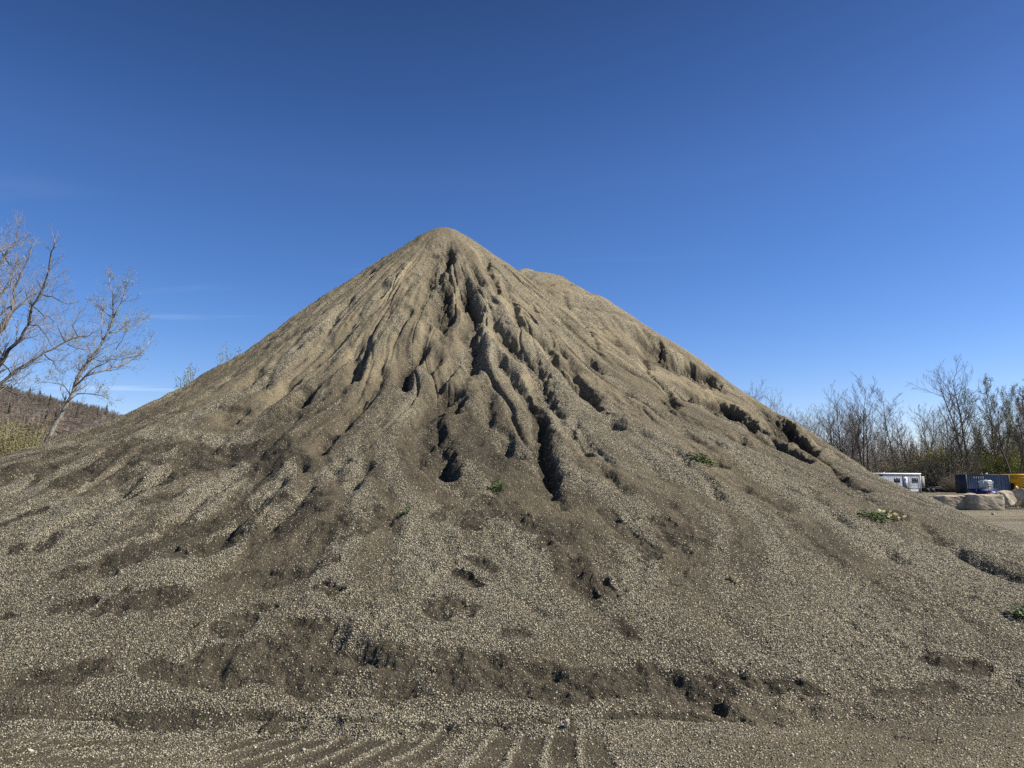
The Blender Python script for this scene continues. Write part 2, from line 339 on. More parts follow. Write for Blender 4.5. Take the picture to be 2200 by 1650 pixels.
def surface(x, y):
    """height, coarse-gravel share, dryness of the pile at any ground point"""
    z0 = base(x, y)
    cut, lip = carve(x, y)
    th = np.arctan2(x - A1[0], -(y - A1[1])); r = np.hypot(x - A1[0], y - A1[1])
    wx = th + .10 * fbm(x * .5, y * .5, 2, 7)
    n = fbm(wx * 5.5, r * .22, 3, 11)
    n2 = fbm(wx * 14, r * .4, 3, 12)
    up = sst(.5, 2.2, z0) * sst(.8, 3.2, r)
    rough = sst(.08, .26, cut)
    z = z0 + lip - cut
    n3 = fbm(wx * 26, r * .30, 3, 13)
    ri = glook(RILL, x + .03 * fbm(x * 9, y * 9, 2, 14), y + .03 * fbm(x * 9, y * 9, 2, 15)); ch = glook(CHAN, x, y)
    vary = sst(.30, .62, vn(x * .55, y * .55, 18)); z = z + up * (.15 * n + .05 * n2 - vary * .075 * np.exp(-(n / .05) ** 2) * sst(1.5, 2.6, z0) - (1.2 - vary) * .05 * np.exp(-(n2 / .06) ** 2) * sst(1.8, 3.0, z0)) - 2.1 * sst(.4, 2.0, r) * ri * (.6 + .8 * vn(x * .9, y * .9, 16)) + (.022 + .02 * sst(0, -3, x)) * n3 * sst(.3, 1.0, z0) * sst(.6, 2.6, r)
    z = z + .05 * fbm(x * .9, y * .9, 2, 21) * sst(.1, .8, z0)
    lump = fbm(x * 6.5, y * 6.5, 3, 23)
    pock = vn(x * 1.3, y * 1.3, 24)
    z = z + lump * (.009 + .042 * rough + .03 * sst(.55, .8, pock))
    fine = strokes(x + .11 * fbm(x * 3.3, y * 3.3, 4, 31, .65), y + .11 * fbm(x * 3.3, y * 3.3, 4, 32, .65), FINE)
    fine = fine * np.clip(.72 + 1.1 * fbm(x * 2.6, y * 2.6, 4, 37, .65), .25, 1)
    pale = strokes(x + .05 * fbm(x * 3, y * 3, 2, 33), y + .05 * fbm(x * 3, y * 3, 2, 34), PALE)
    z = z - .02 * fine + fine * .055 * fbm(x * 7, y * 8, 3, 36) * sst(3.2, 1.2, z0)
    hole = np.exp(-(((x - HOLE[0]) / .045) ** 2 + ((y - HOLE[1]) / .07) ** 2))
    z = z - .11 * hole ** .7
    st = fbm(wx * 13, r * .45, 3, 51)
    ap = sst(2.6, 1.0, z0)                        # apron share
    coarse = .10 + (.57 + .12 * sst(1, 4, x)) * ap + .50 * st * (1 - .35 * ap) + .48 * np.tanh(n3 * 6) * sst(.3, 1.0, z0) + .30 * (ch - .3) * sst(3.6, 2.0, z0) + .14 * fbm(x * 1.6, y * 1.6, 3, 52)
    coarse = coarse - 1.1 * fine + .85 * pale - .35 * rough + .12 * sst(0, .04, lip)
    foot = sst(.55, .1, z0)
    coarse = coarse - .45 * sst(.25, .03, z0) * sst(.9, 1.5, x) - .30 * foot * sst(.45, .6, vn(x * .8, y * 1.6, 53))
    dry = sst(1.6, 4.6, z0) * (.62 + .5 * st) + .30 * sst(.01, .05, lip) - .55 * rough + .25 * n * up - 3.0 * ri + .1 * (fbm(x * 2.5, y * 2.5, 3, 55))
    dry = dry + .12 - .35 * fine * sst(3.5, 2, z0)
    return z, np.clip(coarse, .07, 1), np.clip(dry, 0, 1), fine
# ================================================================== Blender side
import bpy
sc = bpy.context.scene
COL = sc.collection
R = math.radians
rnd = random.Random(11)
SUN_AZ, SUN_EL = 91.0, 43.0          # clockwise from straight ahead (+Y)

def tag(o, label=None, cat=None, group=None, kind=None):
    if label: o['label'] = label
    if cat: o['category'] = cat
    if group: o['group'] = group
    if kind: o['kind'] = kind
    return o
def mesh_np(name, V, Fc, mat, parent=None, attrs=None, smooth=False):
    V = np.asarray(V, dtype=np.float32); Fc = np.asarray(Fc, dtype=np.int32); k = Fc.shape[1]
    me = bpy.data.meshes.new(name)
    me.vertices.add(len(V)); me.vertices.foreach_set('co', V.ravel())
    me.loops.add(Fc.size); me.loops.foreach_set('vertex_index', Fc.ravel())
    me.polygons.add(len(Fc)); me.polygons.foreach_set('loop_start', np.arange(0, Fc.size, k, dtype=np.int32))
    me.polygons.foreach_set('loop_total', np.full(len(Fc), k, dtype=np.int32))
    if attrs:
        for an, av in attrs.items():
            a = me.attributes.new(an, 'FLOAT', 'POINT'); a.data.foreach_set('value', np.asarray(av, dtype=np.float32))
    me.update(calc_edges=True)
    if smooth: me.polygons.foreach_set('use_smooth', np.ones(len(Fc), dtype=bool))
    me.materials.append(mat)
    o = bpy.data.objects.new(name, me); COL.objects.link(o)
    if parent: o.parent = parent
    return o
class MB:
    """collects simple solids and links them as one mesh"""
    def __init__(s): s.v = []; s.f = []
    def add(s, vs, fs):
        n = len(s.v); s.v += [tuple(map(float, p)) for p in vs]; s.f += [tuple(i + n for i in f) for f in fs]; return s
    def box(s, x0, x1, y0, y1, z0, z1):
        return s.add([(x0,y0,z0),(x1,y0,z0),(x1,y1,z0),(x0,y1,z0),(x0,y0,z1),(x1,y0,z1),(x1,y1,z1),(x0,y1,z1)],
                     [(0,3,2,1),(4,5,6,7),(0,1,5,4),(1,2,6,5),(2,3,7,6),(3,0,4,7)])
    def prism(s, pts, y0, y1):           # outline in x,z pushed along y
        n = len(pts); vs = [(p[0], y0, p[1]) for p in pts] + [(p[0], y1, p[1]) for p in pts]
        return s.add(vs, [tuple(range(n)), tuple(range(2 * n - 1, n - 1, -1))] + [(i, i + n, (i + 1) % n + n, (i + 1) % n) for i in range(n)])
    def tube(s, P, rad, n=5):
        s.t = getattr(s, 't', []); s.t.append((list(P), list(rad) if hasattr(rad, '__len__') else [rad] * len(P), n)); return s
    def flush(s):
        """all limbs of one shape are turned into tubes together"""
        groups = {}
        for P, rad, n in getattr(s, 't', []): groups.setdefault((len(P), n), []).append((P, rad))
        VV = [np.array(s.v, float).reshape(-1, 3)]; base = len(s.v); F4 = []; FN = list(s.f)
        for (m, n), L in groups.items():
            P = np.array([p for p, _ in L], float); rd = np.array([r for _, r in L], float)
            D = np.empty_like(P); D[:, 1:-1] = P[:, 2:] - P[:, :-2]; D[:, 0] = P[:, 1] - P[:, 0]; D[:, -1] = P[:, -1] - P[:, -2]
            D /= np.linalg.norm(D, axis=-1, keepdims=True) + 1e-9
            u = np.cross(D, np.array([.31, .57, .76])); u /= np.linalg.norm(u, axis=-1, keepdims=True) + 1e-9; w = np.cross(D, u)
            a = 2 * np.pi * np.arange(n) / n
            V = P[:, :, None] + (u[:, :, None] * np.cos(a)[None, None, :, None] + w[:, :, None] * np.sin(a)[None, None, :, None]) * rd[:, :, None, None]
            VV.append(V.reshape(-1, 3)); i = np.arange(m - 1)[:, None] * n; k = np.arange(n)[None, :]; k2 = (k + 1) % n
            q = np.stack([i + k, i + k2, i + n + k2, i + n + k], -1).reshape(-1, 4)
            F4.append((q[None] + base + (np.arange(len(L)) * m * n)[:, None, None]).reshape(-1, 4))
            for c in ((np.arange(n)[::-1]), (np.arange(n) + (m - 1) * n)):
                cap = c[None] + base + (np.arange(len(L)) * m * n)[:, None]
                if n == 4: F4.append(cap)
                elif len(L) < 400 or n > 3: FN += [tuple(r) for r in cap.tolist()]
            base += len(L) * m * n
        return np.concatenate(VV), F4, FN
    def cyl_y(s, x, z, y0, y1, r, n=20): return s.tube([(x, y0, z), (x, y1, z)], r, n)
    def build(s, name, mat, parent=None, smooth=False, bevel=0):
        V, F4, FN = s.flush(); me = bpy.data.meshes.new(name)
        F4 = np.concatenate(F4) if F4 else np.zeros((0, 4), int)
        tot = np.r_[np.full(len(F4), 4), np.array([len(f) for f in FN], int)].astype(np.int32)
        idx = np.r_[F4.ravel(), np.array([i for f in FN for i in f], int)].astype(np.int32)
        me.vertices.add(len(V)); me.vertices.foreach_set('co', V.astype(np.float32).ravel()); me.loops.add(len(idx)); me.loops.foreach_set('vertex_index', idx)
        me.polygons.add(len(tot)); me.polygons.foreach_set('loop_start', (np.cumsum(tot) - tot).astype(np.int32)); me.polygons.foreach_set('loop_total', tot); me.update(calc_edges=True); me.validate()
        if smooth: me.polygons.foreach_set('use_smooth', [True] * len(me.polygons))
        me.materials.append(mat)
        o = bpy.data.objects.new(name, me); COL.objects.link(o)
        if parent: o.parent = parent
        if bevel:
            b = o.modifiers.new('bevel', 'BEVEL'); b.width = bevel; b.segments = 2
        return o
def empty(name, loc, rz=0):
    o = bpy.data.objects.new(name, None); o.location = loc; o.rotation_euler = (0, 0, rz); o.empty_display_size = .2
    COL.objects.link(o); return o
def copy_tree(o, parent=None):
    c = o.copy(); COL.objects.link(c)
    if parent: c.parent = parent
    for ch in list(o.children): copy_tree(ch, c)
    return c
# ------------------------------------------------------------------ materials
def new_mat(name):
    m = bpy.data.materials.new(name); m.use_nodes = True; nt = m.node_tree; nt.nodes.clear()
    out = nt.nodes.new('ShaderNodeOutputMaterial'); b = nt.nodes.new('ShaderNodeBsdfPrincipled')
    nt.links.new(b.outputs[0], out.inputs[0]); b.inputs['Roughness'].default_value = .85
    b.inputs['Specular IOR Level'].default_value = .25
    return m, nt, b
class NT:
    def __init__(s, nt): s.nt = nt
    def n(s, t, **kw):
        x = s.nt.nodes.new(t)
        for k, v in kw.items(): setattr(x, k, v)
        return x
    def l(s, a, b): s.nt.links.new(a, b)
    def m(s, op, a, b=None, c=None, clamp=False):
        x = s.n('ShaderNodeMath', operation=op); x.use_clamp = clamp
        for i, v in enumerate((a, b, c)):
            if v is None: continue
            if isinstance(v, (int, float)): x.inputs[i].default_value = v
            else: s.l(v, x.inputs[i])
        return x.outputs[0]
    def mix(s, f, a, b, mode='MIX'):
        x = s.n('ShaderNodeMix', data_type='RGBA', blend_type=mode)
        for i, v in ((0, f), (6, a), (7, b)):
            if isinstance(v, (int, float)): x.inputs[i].default_value = v
            elif isinstance(v, tuple): x.inputs[i].default_value = (*v, 1)
            else: s.l(v, x.inputs[i])
        return x.outputs[2]
    def ramp(s, f, st, interp='LINEAR'):
        x = s.n('ShaderNodeValToRGB'); e = x.color_ramp.elements; x.color_ramp.interpolation = interp
        while len(e) < len(st): e.new(.5)
        for k, (p, c) in enumerate(st):
            e[k].position = p; e[k].color = (*c, 1) if len(c) == 3 else c
        s.l(f, x.inputs[0]); return x.outputs[0]
    def attr(s, name): 
        x = s.n('ShaderNodeAttribute'); x.attribute_name = name; return x.outputs['Fac']
def simple_mat(name, col, rough=.8, var=.25, scale=3.0, spec=.25, metal=0, stretch=(1, 1, 1), bump=0):
    m, nt, b = new_mat(name); g = NT(nt)
    tc = g.n('ShaderNodeTexCoord'); mp = g.n('ShaderNodeMapping'); mp.inputs['Scale'].default_value = stretch; g.l(tc.outputs['Object'], mp.inputs[0])
    no = g.n('ShaderNodeTexNoise'); no.inputs['Scale'].default_value = scale; no.inputs['Detail'].default_value = 6; g.l(mp.outputs[0], no.inputs['Vector'])
    lo = tuple(c * (1 - var) for c in col); hi = tuple(min(1, c * (1 + var)) for c in col)
    g.l(g.ramp(no.outputs[0], [(.3, lo), (.7, hi)]), b.inputs['Base Color'])
    b.inputs['Roughness'].default_value = rough; b.inputs['Specular IOR Level'].default_value = spec; b.inputs['Metallic'].default_value = metal
    if bump:
        bu = g.n('ShaderNodeBump'); bu.inputs['Strength'].default_value = bump; bu.inputs['Distance'].default_value = .05; g.l(no.outputs[0], bu.inputs['Height']); g.l(bu.outputs[0], b.inputs['Normal'])
    return m
STONE_RAMP = [(0, (.045, .039, .029)), (.25, (.10, .088, .062)), (.5, (.22, .194, .135)), (.75, (.43, .382, .268)), (.9, (.54, .485, .35)), (1, (.64, .585, .44))]
def gravel_material():
    m, nt, b = new_mat('gravel'); g = NT(nt)
    tc = g.n('ShaderNodeTexCoord'); co = tc.outputs['Object']
    coarse, dry = g.attr('coarse'), g.attr('dry')
    # warp a little so that the stones are not all round
    nz = g.n('ShaderNodeTexNoise'); nz.inputs['Scale'].default_value = 30; nz.inputs['Detail'].default_value = 2; g.l(co, nz.inputs['Vector'])
    va = g.n('ShaderNodeTexVoronoi'); va.inputs['Scale'].default_value = 105; g.l(co, va.inputs['Vector'])
    vb = g.n('ShaderNodeTexVoronoi'); vb.inputs['Scale'].default_value = 64; g.l(co, vb.inputs['Vector'])
    sa = g.n('ShaderNodeSeparateColor'); g.l(va.outputs['Color'], sa.inputs[0])
    sb = g.n('ShaderNodeSeparateColor'); g.l(vb.outputs['Color'], sb.inputs[0])
    # fine dirt
    dirt = g.mix(dry, (.066, .056, .039), (.315, .262, .168))
    grain = g.n('ShaderNodeTexNoise'); grain.inputs['Scale'].default_value = 85; grain.inputs['Detail'].default_value = 3; g.l(co, grain.inputs['Vector'])
    dirt = g.mix(1.0, dirt, g.ramp(grain.outputs[0], [(.25, (.35, .35, .35)), (.60, (1.1, 1.1, 1.1)), (.75, (2.6, 2.6, 2.5))]), 'MULTIPLY')
    broad = g.n('ShaderNodeTexNoise'); broad.inputs['Scale'].default_value = 1.1; broad.inputs['Detail'].default_value = 5; g.l(co, broad.inputs['Vector'])
    dirt = g.mix(1.0, dirt, g.ramp(broad.outputs[0], [(.3, (.80, .79, .80)), (.7, (1.18, 1.17, 1.12))]), 'MULTIPLY')
    dry_dim = g.m('MULTIPLY', dry, .10)
    ca = g.ramp(g.m('ADD', sa.outputs[0], dry_dim), STONE_RAMP); cbb = g.ramp(g.m('ADD', sb.outputs[0], dry_dim), STONE_RAMP)
    fa = g.m('LESS_THAN', sa.outputs[1], g.m('MULTIPLY', coarse, .95))
    fb = g.m('LESS_THAN', sb.outputs[1], g.m('MULTIPLY', coarse, .55))
    edge_a = g.m('LESS_THAN', va.outputs['Distance'], .62); edge_b = g.m('LESS_THAN', vb.outputs['Distance'], .55)
    c = g.mix(g.m('MULTIPLY', fb, edge_b), dirt, cbb)
    c = g.mix(g.m('MULTIPLY', fa, edge_a), c, ca)
    # bigger lumps of light and dark, and a browner cast low down
    g.l(c, b.inputs['Base Color'])
    h = g.m('ADD', g.m('MULTIPLY', g.m('SUBTRACT', .7, va.outputs['Distance']), g.m('ADD', .5, fa)),
            g.m('MULTIPLY', g.m('SUBTRACT', .7, vb.outputs['Distance']), g.m('ADD', .4, g.m('MULTIPLY', fb, 2.0))))
    h = g.m('ADD', h, g.m('MULTIPLY', grain.outputs[0], .8))
    bu = g.n('ShaderNodeBump'); bu.inputs['Strength'].default_value = 1.0; bu.inputs['Distance'].default_value = .012; g.l(h, bu.inputs['Height']); g.l(bu.outputs[0], b.inputs['Normal'])
    b.inputs['Roughness'].default_value = .93; b.inputs['Specular IOR Level'].default_value = .12
    return m
def stone_material():
    m, nt, b = new_mat('loose_stone'); g = NT(nt)
    g.l(g.ramp(g.attr('tone'), STONE_RAMP), b.inputs['Base Color']); b.inputs['Roughness'].default_value = .8; b.inputs['Specular IOR Level'].default_value = .3
    return m
M_GRAVEL = gravel_material(); M_STONE = stone_material()
# ------------------------------------------------------------------ gravel pile and ground
def grid_faces(nr, nc):
    i = np.arange(nr - 1)[:, None] * nc + np.arange(nc - 1)[None, :]
    return np.stack([i, i + 1, i + nc + 1, i + nc], -1).reshape(-1, 4)
QUAL = 1.0
azs = np.r_[np.linspace(-60, -38, 30)[:-1], np.linspace(-38, 38, int(1250 * QUAL)), np.linspace(38, 60, 30)[1:]]
ds = np.r_[np.exp(np.linspace(math.log(4.75), math.log(21.5), int(1000 * QUAL)))[:-1], np.linspace(21.5, 36, 110)]
AZ, DD = np.meshgrid(np.radians(azs), ds)
X = (np.sin(AZ) * DD).ravel(); Y = (np.cos(AZ) * DD).ravel()
Zp, Cp, Dp, Fp = surface(X, Y)
Zg, _ = ground_z(X, Y)
Zp = Zp + .008 * (vn(X * 47, Y * 47, 61) - .5) + .006 * (vn(X * 21, Y * 21, 62) - .5)
keep_v = Zp > Zg - .06
Fq = grid_faces(len(ds), len(azs)); Fq = Fq[keep_v[Fq].any(1)]
used = np.zeros(len(X), bool); used[Fq.ravel()] = True; remap = np.cumsum(used) - 1
pile = mesh_np('gravel_pile', np.stack([X, Y, Zp], -1)[used], remap[Fq], M_GRAVEL, attrs={'coarse': Cp[used], 'dry': Dp[used]}, smooth=True)
tag(pile, 'huge cone of grey-brown gravel with eroded gullies down its face', 'gravel pile')

gaz = np.r_[np.linspace(-180, -40, 41)[:-1], np.linspace(-40, 40, 520), np.linspace(40, 180, 41)[1:]]
gd = np.r_[np.linspace(.02, 3.9, 12)[:-1], np.linspace(3.9, 6.2, 240)[:-1], np.exp(np.linspace(math.log(6.2), math.log(140), 420))[:-1], np.exp(np.linspace(math.log(140), math.log(6000), 40))]
AZ, DD = np.meshgrid(np.radians(gaz), gd)
GX = (np.sin(AZ) * DD).ravel(); GY = (np.cos(AZ) * DD).ravel()
GZ, IMP = ground_z(GX, GY)
dist = np.hypot(GX, GY)
GZ = GZ * sst(160, 60, dist)
rut = .05 * fbm(GX * .05, GY * .9, 3, 71) * sst(16, 24, dist) * sst(150, 80, dist)
GZ = GZ + rut + .006 * (vn(GX * 34, GY * 34, 63) - .5) * sst(9, 6, dist)
gco = ground_mix(GX, GY, IMP)
gco = np.where(dist > 14, .22 + 1.2 * fbm(GX * .04, GY * .6, 3, 73), gco)
gdr = .16 - .3 * IMP + .25 * fbm(GX * .5, GY * .9, 3, 74) + .25 * sst(2.2, 3.4, GX) * sst(5.2, 4.6, GY)
gdr = np.where(dist > 14, .30 + .9 * fbm(GX * .03, GY * .35, 3, 75), gdr)
tag(mesh_np('ground', np.stack([GX, GY, GZ], -1), grid_faces(len(gd), len(gaz)), M_GRAVEL, attrs={'coarse': np.clip(gco, .02, 1), 'dry': np.clip(gdr, 0, 1)}, smooth=True), kind='structure')
# loose stones lying on pile and ground
rs = np.random.default_rng(3)
def octa_stones(name, px, py, pz, size, tone, mat):
    n = len(px); base_d = np.array([[1,0,0],[-1,0,0],[0,1,0],[0,-1,0],[0,0,1],[0,0,-1]], float)
    f = np.array([[0,2,4],[2,1,4],[1,3,4],[3,0,4],[2,0,5],[1,2,5],[3,1,5],[0,3,5]])
    a = rs.normal(size=(n, 4)); a /= np.linalg.norm(a, axis=1, keepdims=True); w, x, y, z = a.T
    Rm = np.stack([1-2*(y*y+z*z), 2*(x*y-z*w), 2*(x*z+y*w), 2*(x*y+z*w), 1-2*(x*x+z*z), 2*(y*z-x*w), 2*(x*z-y*w), 2*(y*z+x*w), 1-2*(x*x+y*y)], -1).reshape(n, 3, 3)
    rad = rs.uniform(.65, 1.25, size=(n, 6, 1)) * size[:, None, None]
    v = base_d[None] * rad; v += rs.normal(size=v.shape) * .12 * size[:, None, None]
    v = np.einsum('nij,nkj->nki', Rm, v); v[..., 2] *= .75
    v += np.stack([px, py, pz + size * .25], -1)[:, None, :]
    F3 = (f[None] + (np.arange(n) * 6)[:, None, None]).reshape(-1, 3)
    return mesh_np(name, v.reshape(-1, 3), F3, mat, attrs={'tone': np.repeat(tone, 6)})
N = int(600000 * QUAL)
sa_ = np.radians(rs.uniform(-38, 38, N)); sd_ = np.exp(rs.uniform(math.log(4.15), math.log(19.5), N))
sx, sy = np.sin(sa_) * sd_, np.cos(sa_) * sd_
pz, pc, pdry, pf = surface(sx, sy); gz, gi = ground_z(sx, sy)
onp = pz > gz; zz = np.where(onp, pz, gz); dens = np.where(onp, pc, ground_mix(sx, sy, gi))
k = rs.random(N) < np.clip(dens, .04, 1) * .95
size = rs.lognormal(math.log(.0040), .38, N) * (1 + .02 * np.maximum(sd_ - 6, 0)); size = np.clip(size, .0025, .016)
tone = np.clip(rs.beta(2.2, 2.0, N) * .9 + .12 * pdry + .05, 0, 1)
tag(octa_stones('loose_gravel', sx[k], sy[k], zz[k], size[k], tone[k], M_STONE), 'loose pea gravel stones strewn over pile and ground', 'gravel', kind='stuff')
def top_z(x, y):
    a = np.array([float(x)]); b = np.array([float(y)])
    return float(max(surface(a, b)[0][0], ground_z(a, b)[0][0]))
def patch(p, rad):
    """bilinear height lookup round a point (offsets from p)"""
    k = np.linspace(-rad, rad, 15); gx_, gy_ = np.meshgrid(k, k); h = np.maximum(surface(p[0] + gx_.ravel(), p[1] + gy_.ravel())[0], ground_z(p[0] + gx_.ravel(), p[1] + gy_.ravel())[0]).reshape(15, 15)
    def f(x, y):
        a = min(max((x + rad) / (2 * rad) * 14, 0), 13.99); b = min(max((y + rad) / (2 * rad) * 14, 0), 13.99); i, j = int(b), int(a); u, v = b - i, a - j
        return (h[i, j] * (1 - v) + h[i, j + 1] * v) * (1 - u) + (h[i + 1, j] * (1 - v) + h[i + 1, j + 1] * v) * u - p[2]
    return f
def land(px, py):
    """photo pixel -> point on the finished surface"""
    r = ray(px, py); hx = math.hypot(r[0], r[1]); d = np.arange(3.6, 30, .02)
    x = r[0] / hx * d; y = r[1] / hx * d; z = EYE + r[2] / hx * d
    s = np.maximum(surface(x, y)[0], ground_z(x, y)[0]); i = np.nonzero(z < s)[0]; i = i[0] if len(i) else len(d) - 1
    return np.array([x[i], y[i], s[i]]), d[i]
# ------------------------------------------------------------------ rocks
def blob(name, size, seed, mat, parent=None, flat=.0, rough=.22, sub=4, box=0.0):
    import bmesh
    bm = bmesh.new(); bmesh.ops.create_icosphere(bm, subdivisions=sub, radius=1.0)
    rg = np.random.default_rng(seed); planes = [(lambda v: v / np.linalg.norm(v))(rg.normal(size=3)) for _ in range(18)]; hs = rg.uniform(.52, .86, 18)
    for v in bm.verts:
        p = np.array(v.co)
        if box: 
            q = np.abs(p) ** 14; p = p / (q.sum() ** (1 / 14)) * box + p * (1 - box)
        for n, h in zip(planes, hs):
            d = p @ n
            if d > h: p = p - n * (d - h) * (.95 if not box else .0)
        x, y = np.array([p[0] * 2.1 + p[2] * 1.3 + seed]), np.array([p[1] * 2.1 - p[2] * 1.7])
        p = p * (1 + rough * .35 * float(fbm(x, y, 3, seed)[0]) + rough * .12 * float(fbm(x * 4, y * 4, 2, seed + 5)[0]))
        v.co = p * np.array(size)
    zmin = min(v.co.z for v in bm.verts)
    for v in bm.verts: v.co.z -= zmin
    me = bpy.data.meshes.new(name); bm.to_mesh(me); bm.free()
    me.materials.append(mat); o = bpy.data.objects.new(name, me); COL.objects.link(o)
    if parent: o.parent = parent
    return o
def gx(px, Yd, z=1.6):          # world x seen at column px on the plane y = Yd
    return (px - CX) / F * (Yd * CP + (z - EYE) * SP)
def gzv(py, Yd):                # world z seen at row py on the plane y = Yd
    r = ray(CX, py); return EYE + r[2] / r[1] * Yd
M_ROCK = simple_mat('tan_rock', (.46, .385, .27), .9, .35, 2.5, bump=.6)
M_BLOCK = simple_mat('brown_slab_rock', (.37, .31, .225), .9, .4, 2.2, bump=.6)
M_PALE_ROCK = simple_mat('pale_rock', (.46, .42, .33), .9, .25, 30)
# slabs and boulders at the edge of the yard
def rock(name, px0, px1, pytop, Yd, depth, seed, mat, label, cat, box=0, rz=0, rough=.22, ground=0.0):
    x0, x1 = gx(px0, Yd), gx(px1, Yd); zt = gzv(pytop, Yd)
    o = blob(name, ((x1 - x0) / 2 * (1.06 if box else 1.18), depth / 2, max(.1, zt / 2 * (1.12 if box else 1.3))), seed, mat, box=box, rough=rough)
    o.location = ((x0 + x1) / 2, Yd, ground - .03); o.rotation_euler = (0, 0, rz); return tag(o, label, cat)
rock('stone_slab', 2011, 2071, 1067, 42.6, 1.1, 3, M_BLOCK, 'long low brown stone slab, left of the two slabs by the gravel pile', 'stone slab', box=.93, rz=.12, rough=.16)
rock('stone_slab', 2076, 2141, 1065, 42.0, 1.2, 8, M_BLOCK, 'thick squared brown stone slab in front of the boulders', 'stone slab', box=.95, rz=.16, rough=.12)
rock('boulder', 2060, 2096, 1058, 50, 1.2, 5, M_ROCK, 'pointed pale boulder peeking over the stone slabs', 'boulder')
rock('boulder', 2134, 2178, 1056, 46, 1.3, 12, M_ROCK, 'rounded tan boulder right of the squared slab', 'boulder')
rock('boulder', 2164, 2216, 1044, 50, 1.5, 17, M_ROCK, 'tall leaning tan boulder below the yellow truck', 'boulder', rz=-.3)
for px, py, s, lb in ((2157, 1089, .13, 'small white rock on the dirt below the rounded boulder'), (2181, 1090, .08, 'tiny white rock at the edge of the dry weeds'), (2128, 1104, .10, 'small pale rock on the dirt track in front of the squared slab')):
    d = 1.6 * F / (py - HORIZON + 1); o = blob('rock', (s, s, s * .8), int(px), M_PALE_ROCK, sub=2); o.location = (gx(px, d), d, 0); tag(o, lb, 'rock')
for px, py, s, lb, e in ((1214, 1564, .028, 'white egg-sized stone standing beside the tyre print', 1.5), (2071, 1588, .016, 'small cream pebble near the twigs at lower right', 1), (1701, 1623, .016, 'flat cream pebble on the ground at lower right', .7),
                       (652, 1613, .018, 'white pebble at the left end of the tyre print', .8), (62, 1616, .022, 'tan pebble in the bottom left corner', .7)):
    p, d = land(px, py); o = blob('pebble', (s * (.62 if e > 1.2 else 1), s * .7, s * e), int(px), M_PALE_ROCK, sub=3); o.location = p - np.array([0, 0, s * .3]); o.rotation_euler = (.2, .25, .4); tag(o, lb, 'pebble')
# heap of pale cobbles at the left edge
cobm = MB(); hp, hd = at_dist(2, 985, 17.5), 17.5
heap = blob('stone_heap', (1.5, 1.2, 1.12), 31, M_PALE_ROCK, rough=.5); heap.location = (hp[0] - .95, hp[1], 0); tag(heap, 'heap of pale cobbles behind the left end of the gravel pile', 'stone heap')
# ------------------------------------------------------------------ weeds on the pile
M_WEED = simple_mat('weed_leaf', (.10, .15, .045), .6, .45, 40); M_DRYLEAF = simple_mat('dry_leaf', (.42, .38, .20), .7, .3, 30); M_TWIG = simple_mat('dark_twig', (.05, .04, .03), .9, .3, 30)
def weed(name, px, py, rad, n, mat, label, cat, h=.06, leaf=.02, seed=0):
    p, d = land(px, py); rg = random.Random(seed + int(px)); hf = patch(p, rad * 1.3); root = empty(name, tuple(p)); lm = MB(); sm = MB()
    for i in range(max(5, n // 8)):
        a = rg.uniform(0, 6.28); r = rad * rg.random() ** .5; q = np.array([math.cos(a) * r, math.sin(a) * r * .8, 0])
        q[2] = hf(q[0], q[1]) + h * rg.uniform(.4, 1.1)
        sm.tube([(q[0] * .2, q[1] * .2, -.02), q * .6 + np.array([0, 0, h * .2]), q], [.004, .003, .0015], 3)
    for i in range(n):
        a = rg.uniform(0, 6.28); r = rad * rg.random() ** .6; x, y = math.cos(a) * r, math.sin(a) * r * .85
        z = hf(x, y) + h * rg.uniform(.1, 1.2) * (1.15 - r / rad * .5)
        b = rg.uniform(0, 6.28); tl = rg.uniform(-.3, .7); L = leaf * rg.uniform(.7, 1.5); w = L * .32
        dx, dy = math.cos(b), math.sin(b); c = np.array([x, y, z]); ax = np.array([dx * math.cos(tl), dy * math.cos(tl), math.sin(tl)]); sd = np.array([-dy, dx, .25])
        lm.add([c, c + ax * L * .5 + sd * w, c + ax * L, c + ax * L * .5 - sd * w], [(0, 1, 2, 3)])
    sm.build('stem', mat, root); lm.build('leaf_clump', mat, root); return tag(root, label, cat)
weed('weed', 1512, 990, .17, 240, M_WEED, 'green weed clump high on the right flank of the gravel', 'weed', .05, .036)
weed('weed', 1071, 1056, .095, 120, M_WEED, 'small bushy green weed below the central gully', 'weed', .10, .030)
weed('weed', 872, 1102, .08, 40, M_WEED, 'faint dark green weed sprig left of centre on the slope', 'weed', .05, .026)
weed('weed', 1878, 1113, .17, 300, M_WEED, 'wide green weed patch low on the right slope beside a dry one', 'weed', .05, .030)
weed('dry_weed', 1916, 1113, .15, 55, M_DRYLEAF, 'dead straw-coloured weed next to the wide green patch', 'dry weed', .04, .06)
weed('weed', 2197, 1328, .10, 130, M_WEED, 'dark green weed cut by the right edge of the picture', 'weed', .08, .032)
weed('weed', 1576, 1250, .05, 22, M_DRYLEAF, 'tiny yellowish seedling alone on the lower right gravel', 'weed', .04, .03)
weed('weed', 1298, 638, .10, 24, M_WEED, 'dark sprig of weed on the skyline of the right shoulder', 'weed', .06, .04)
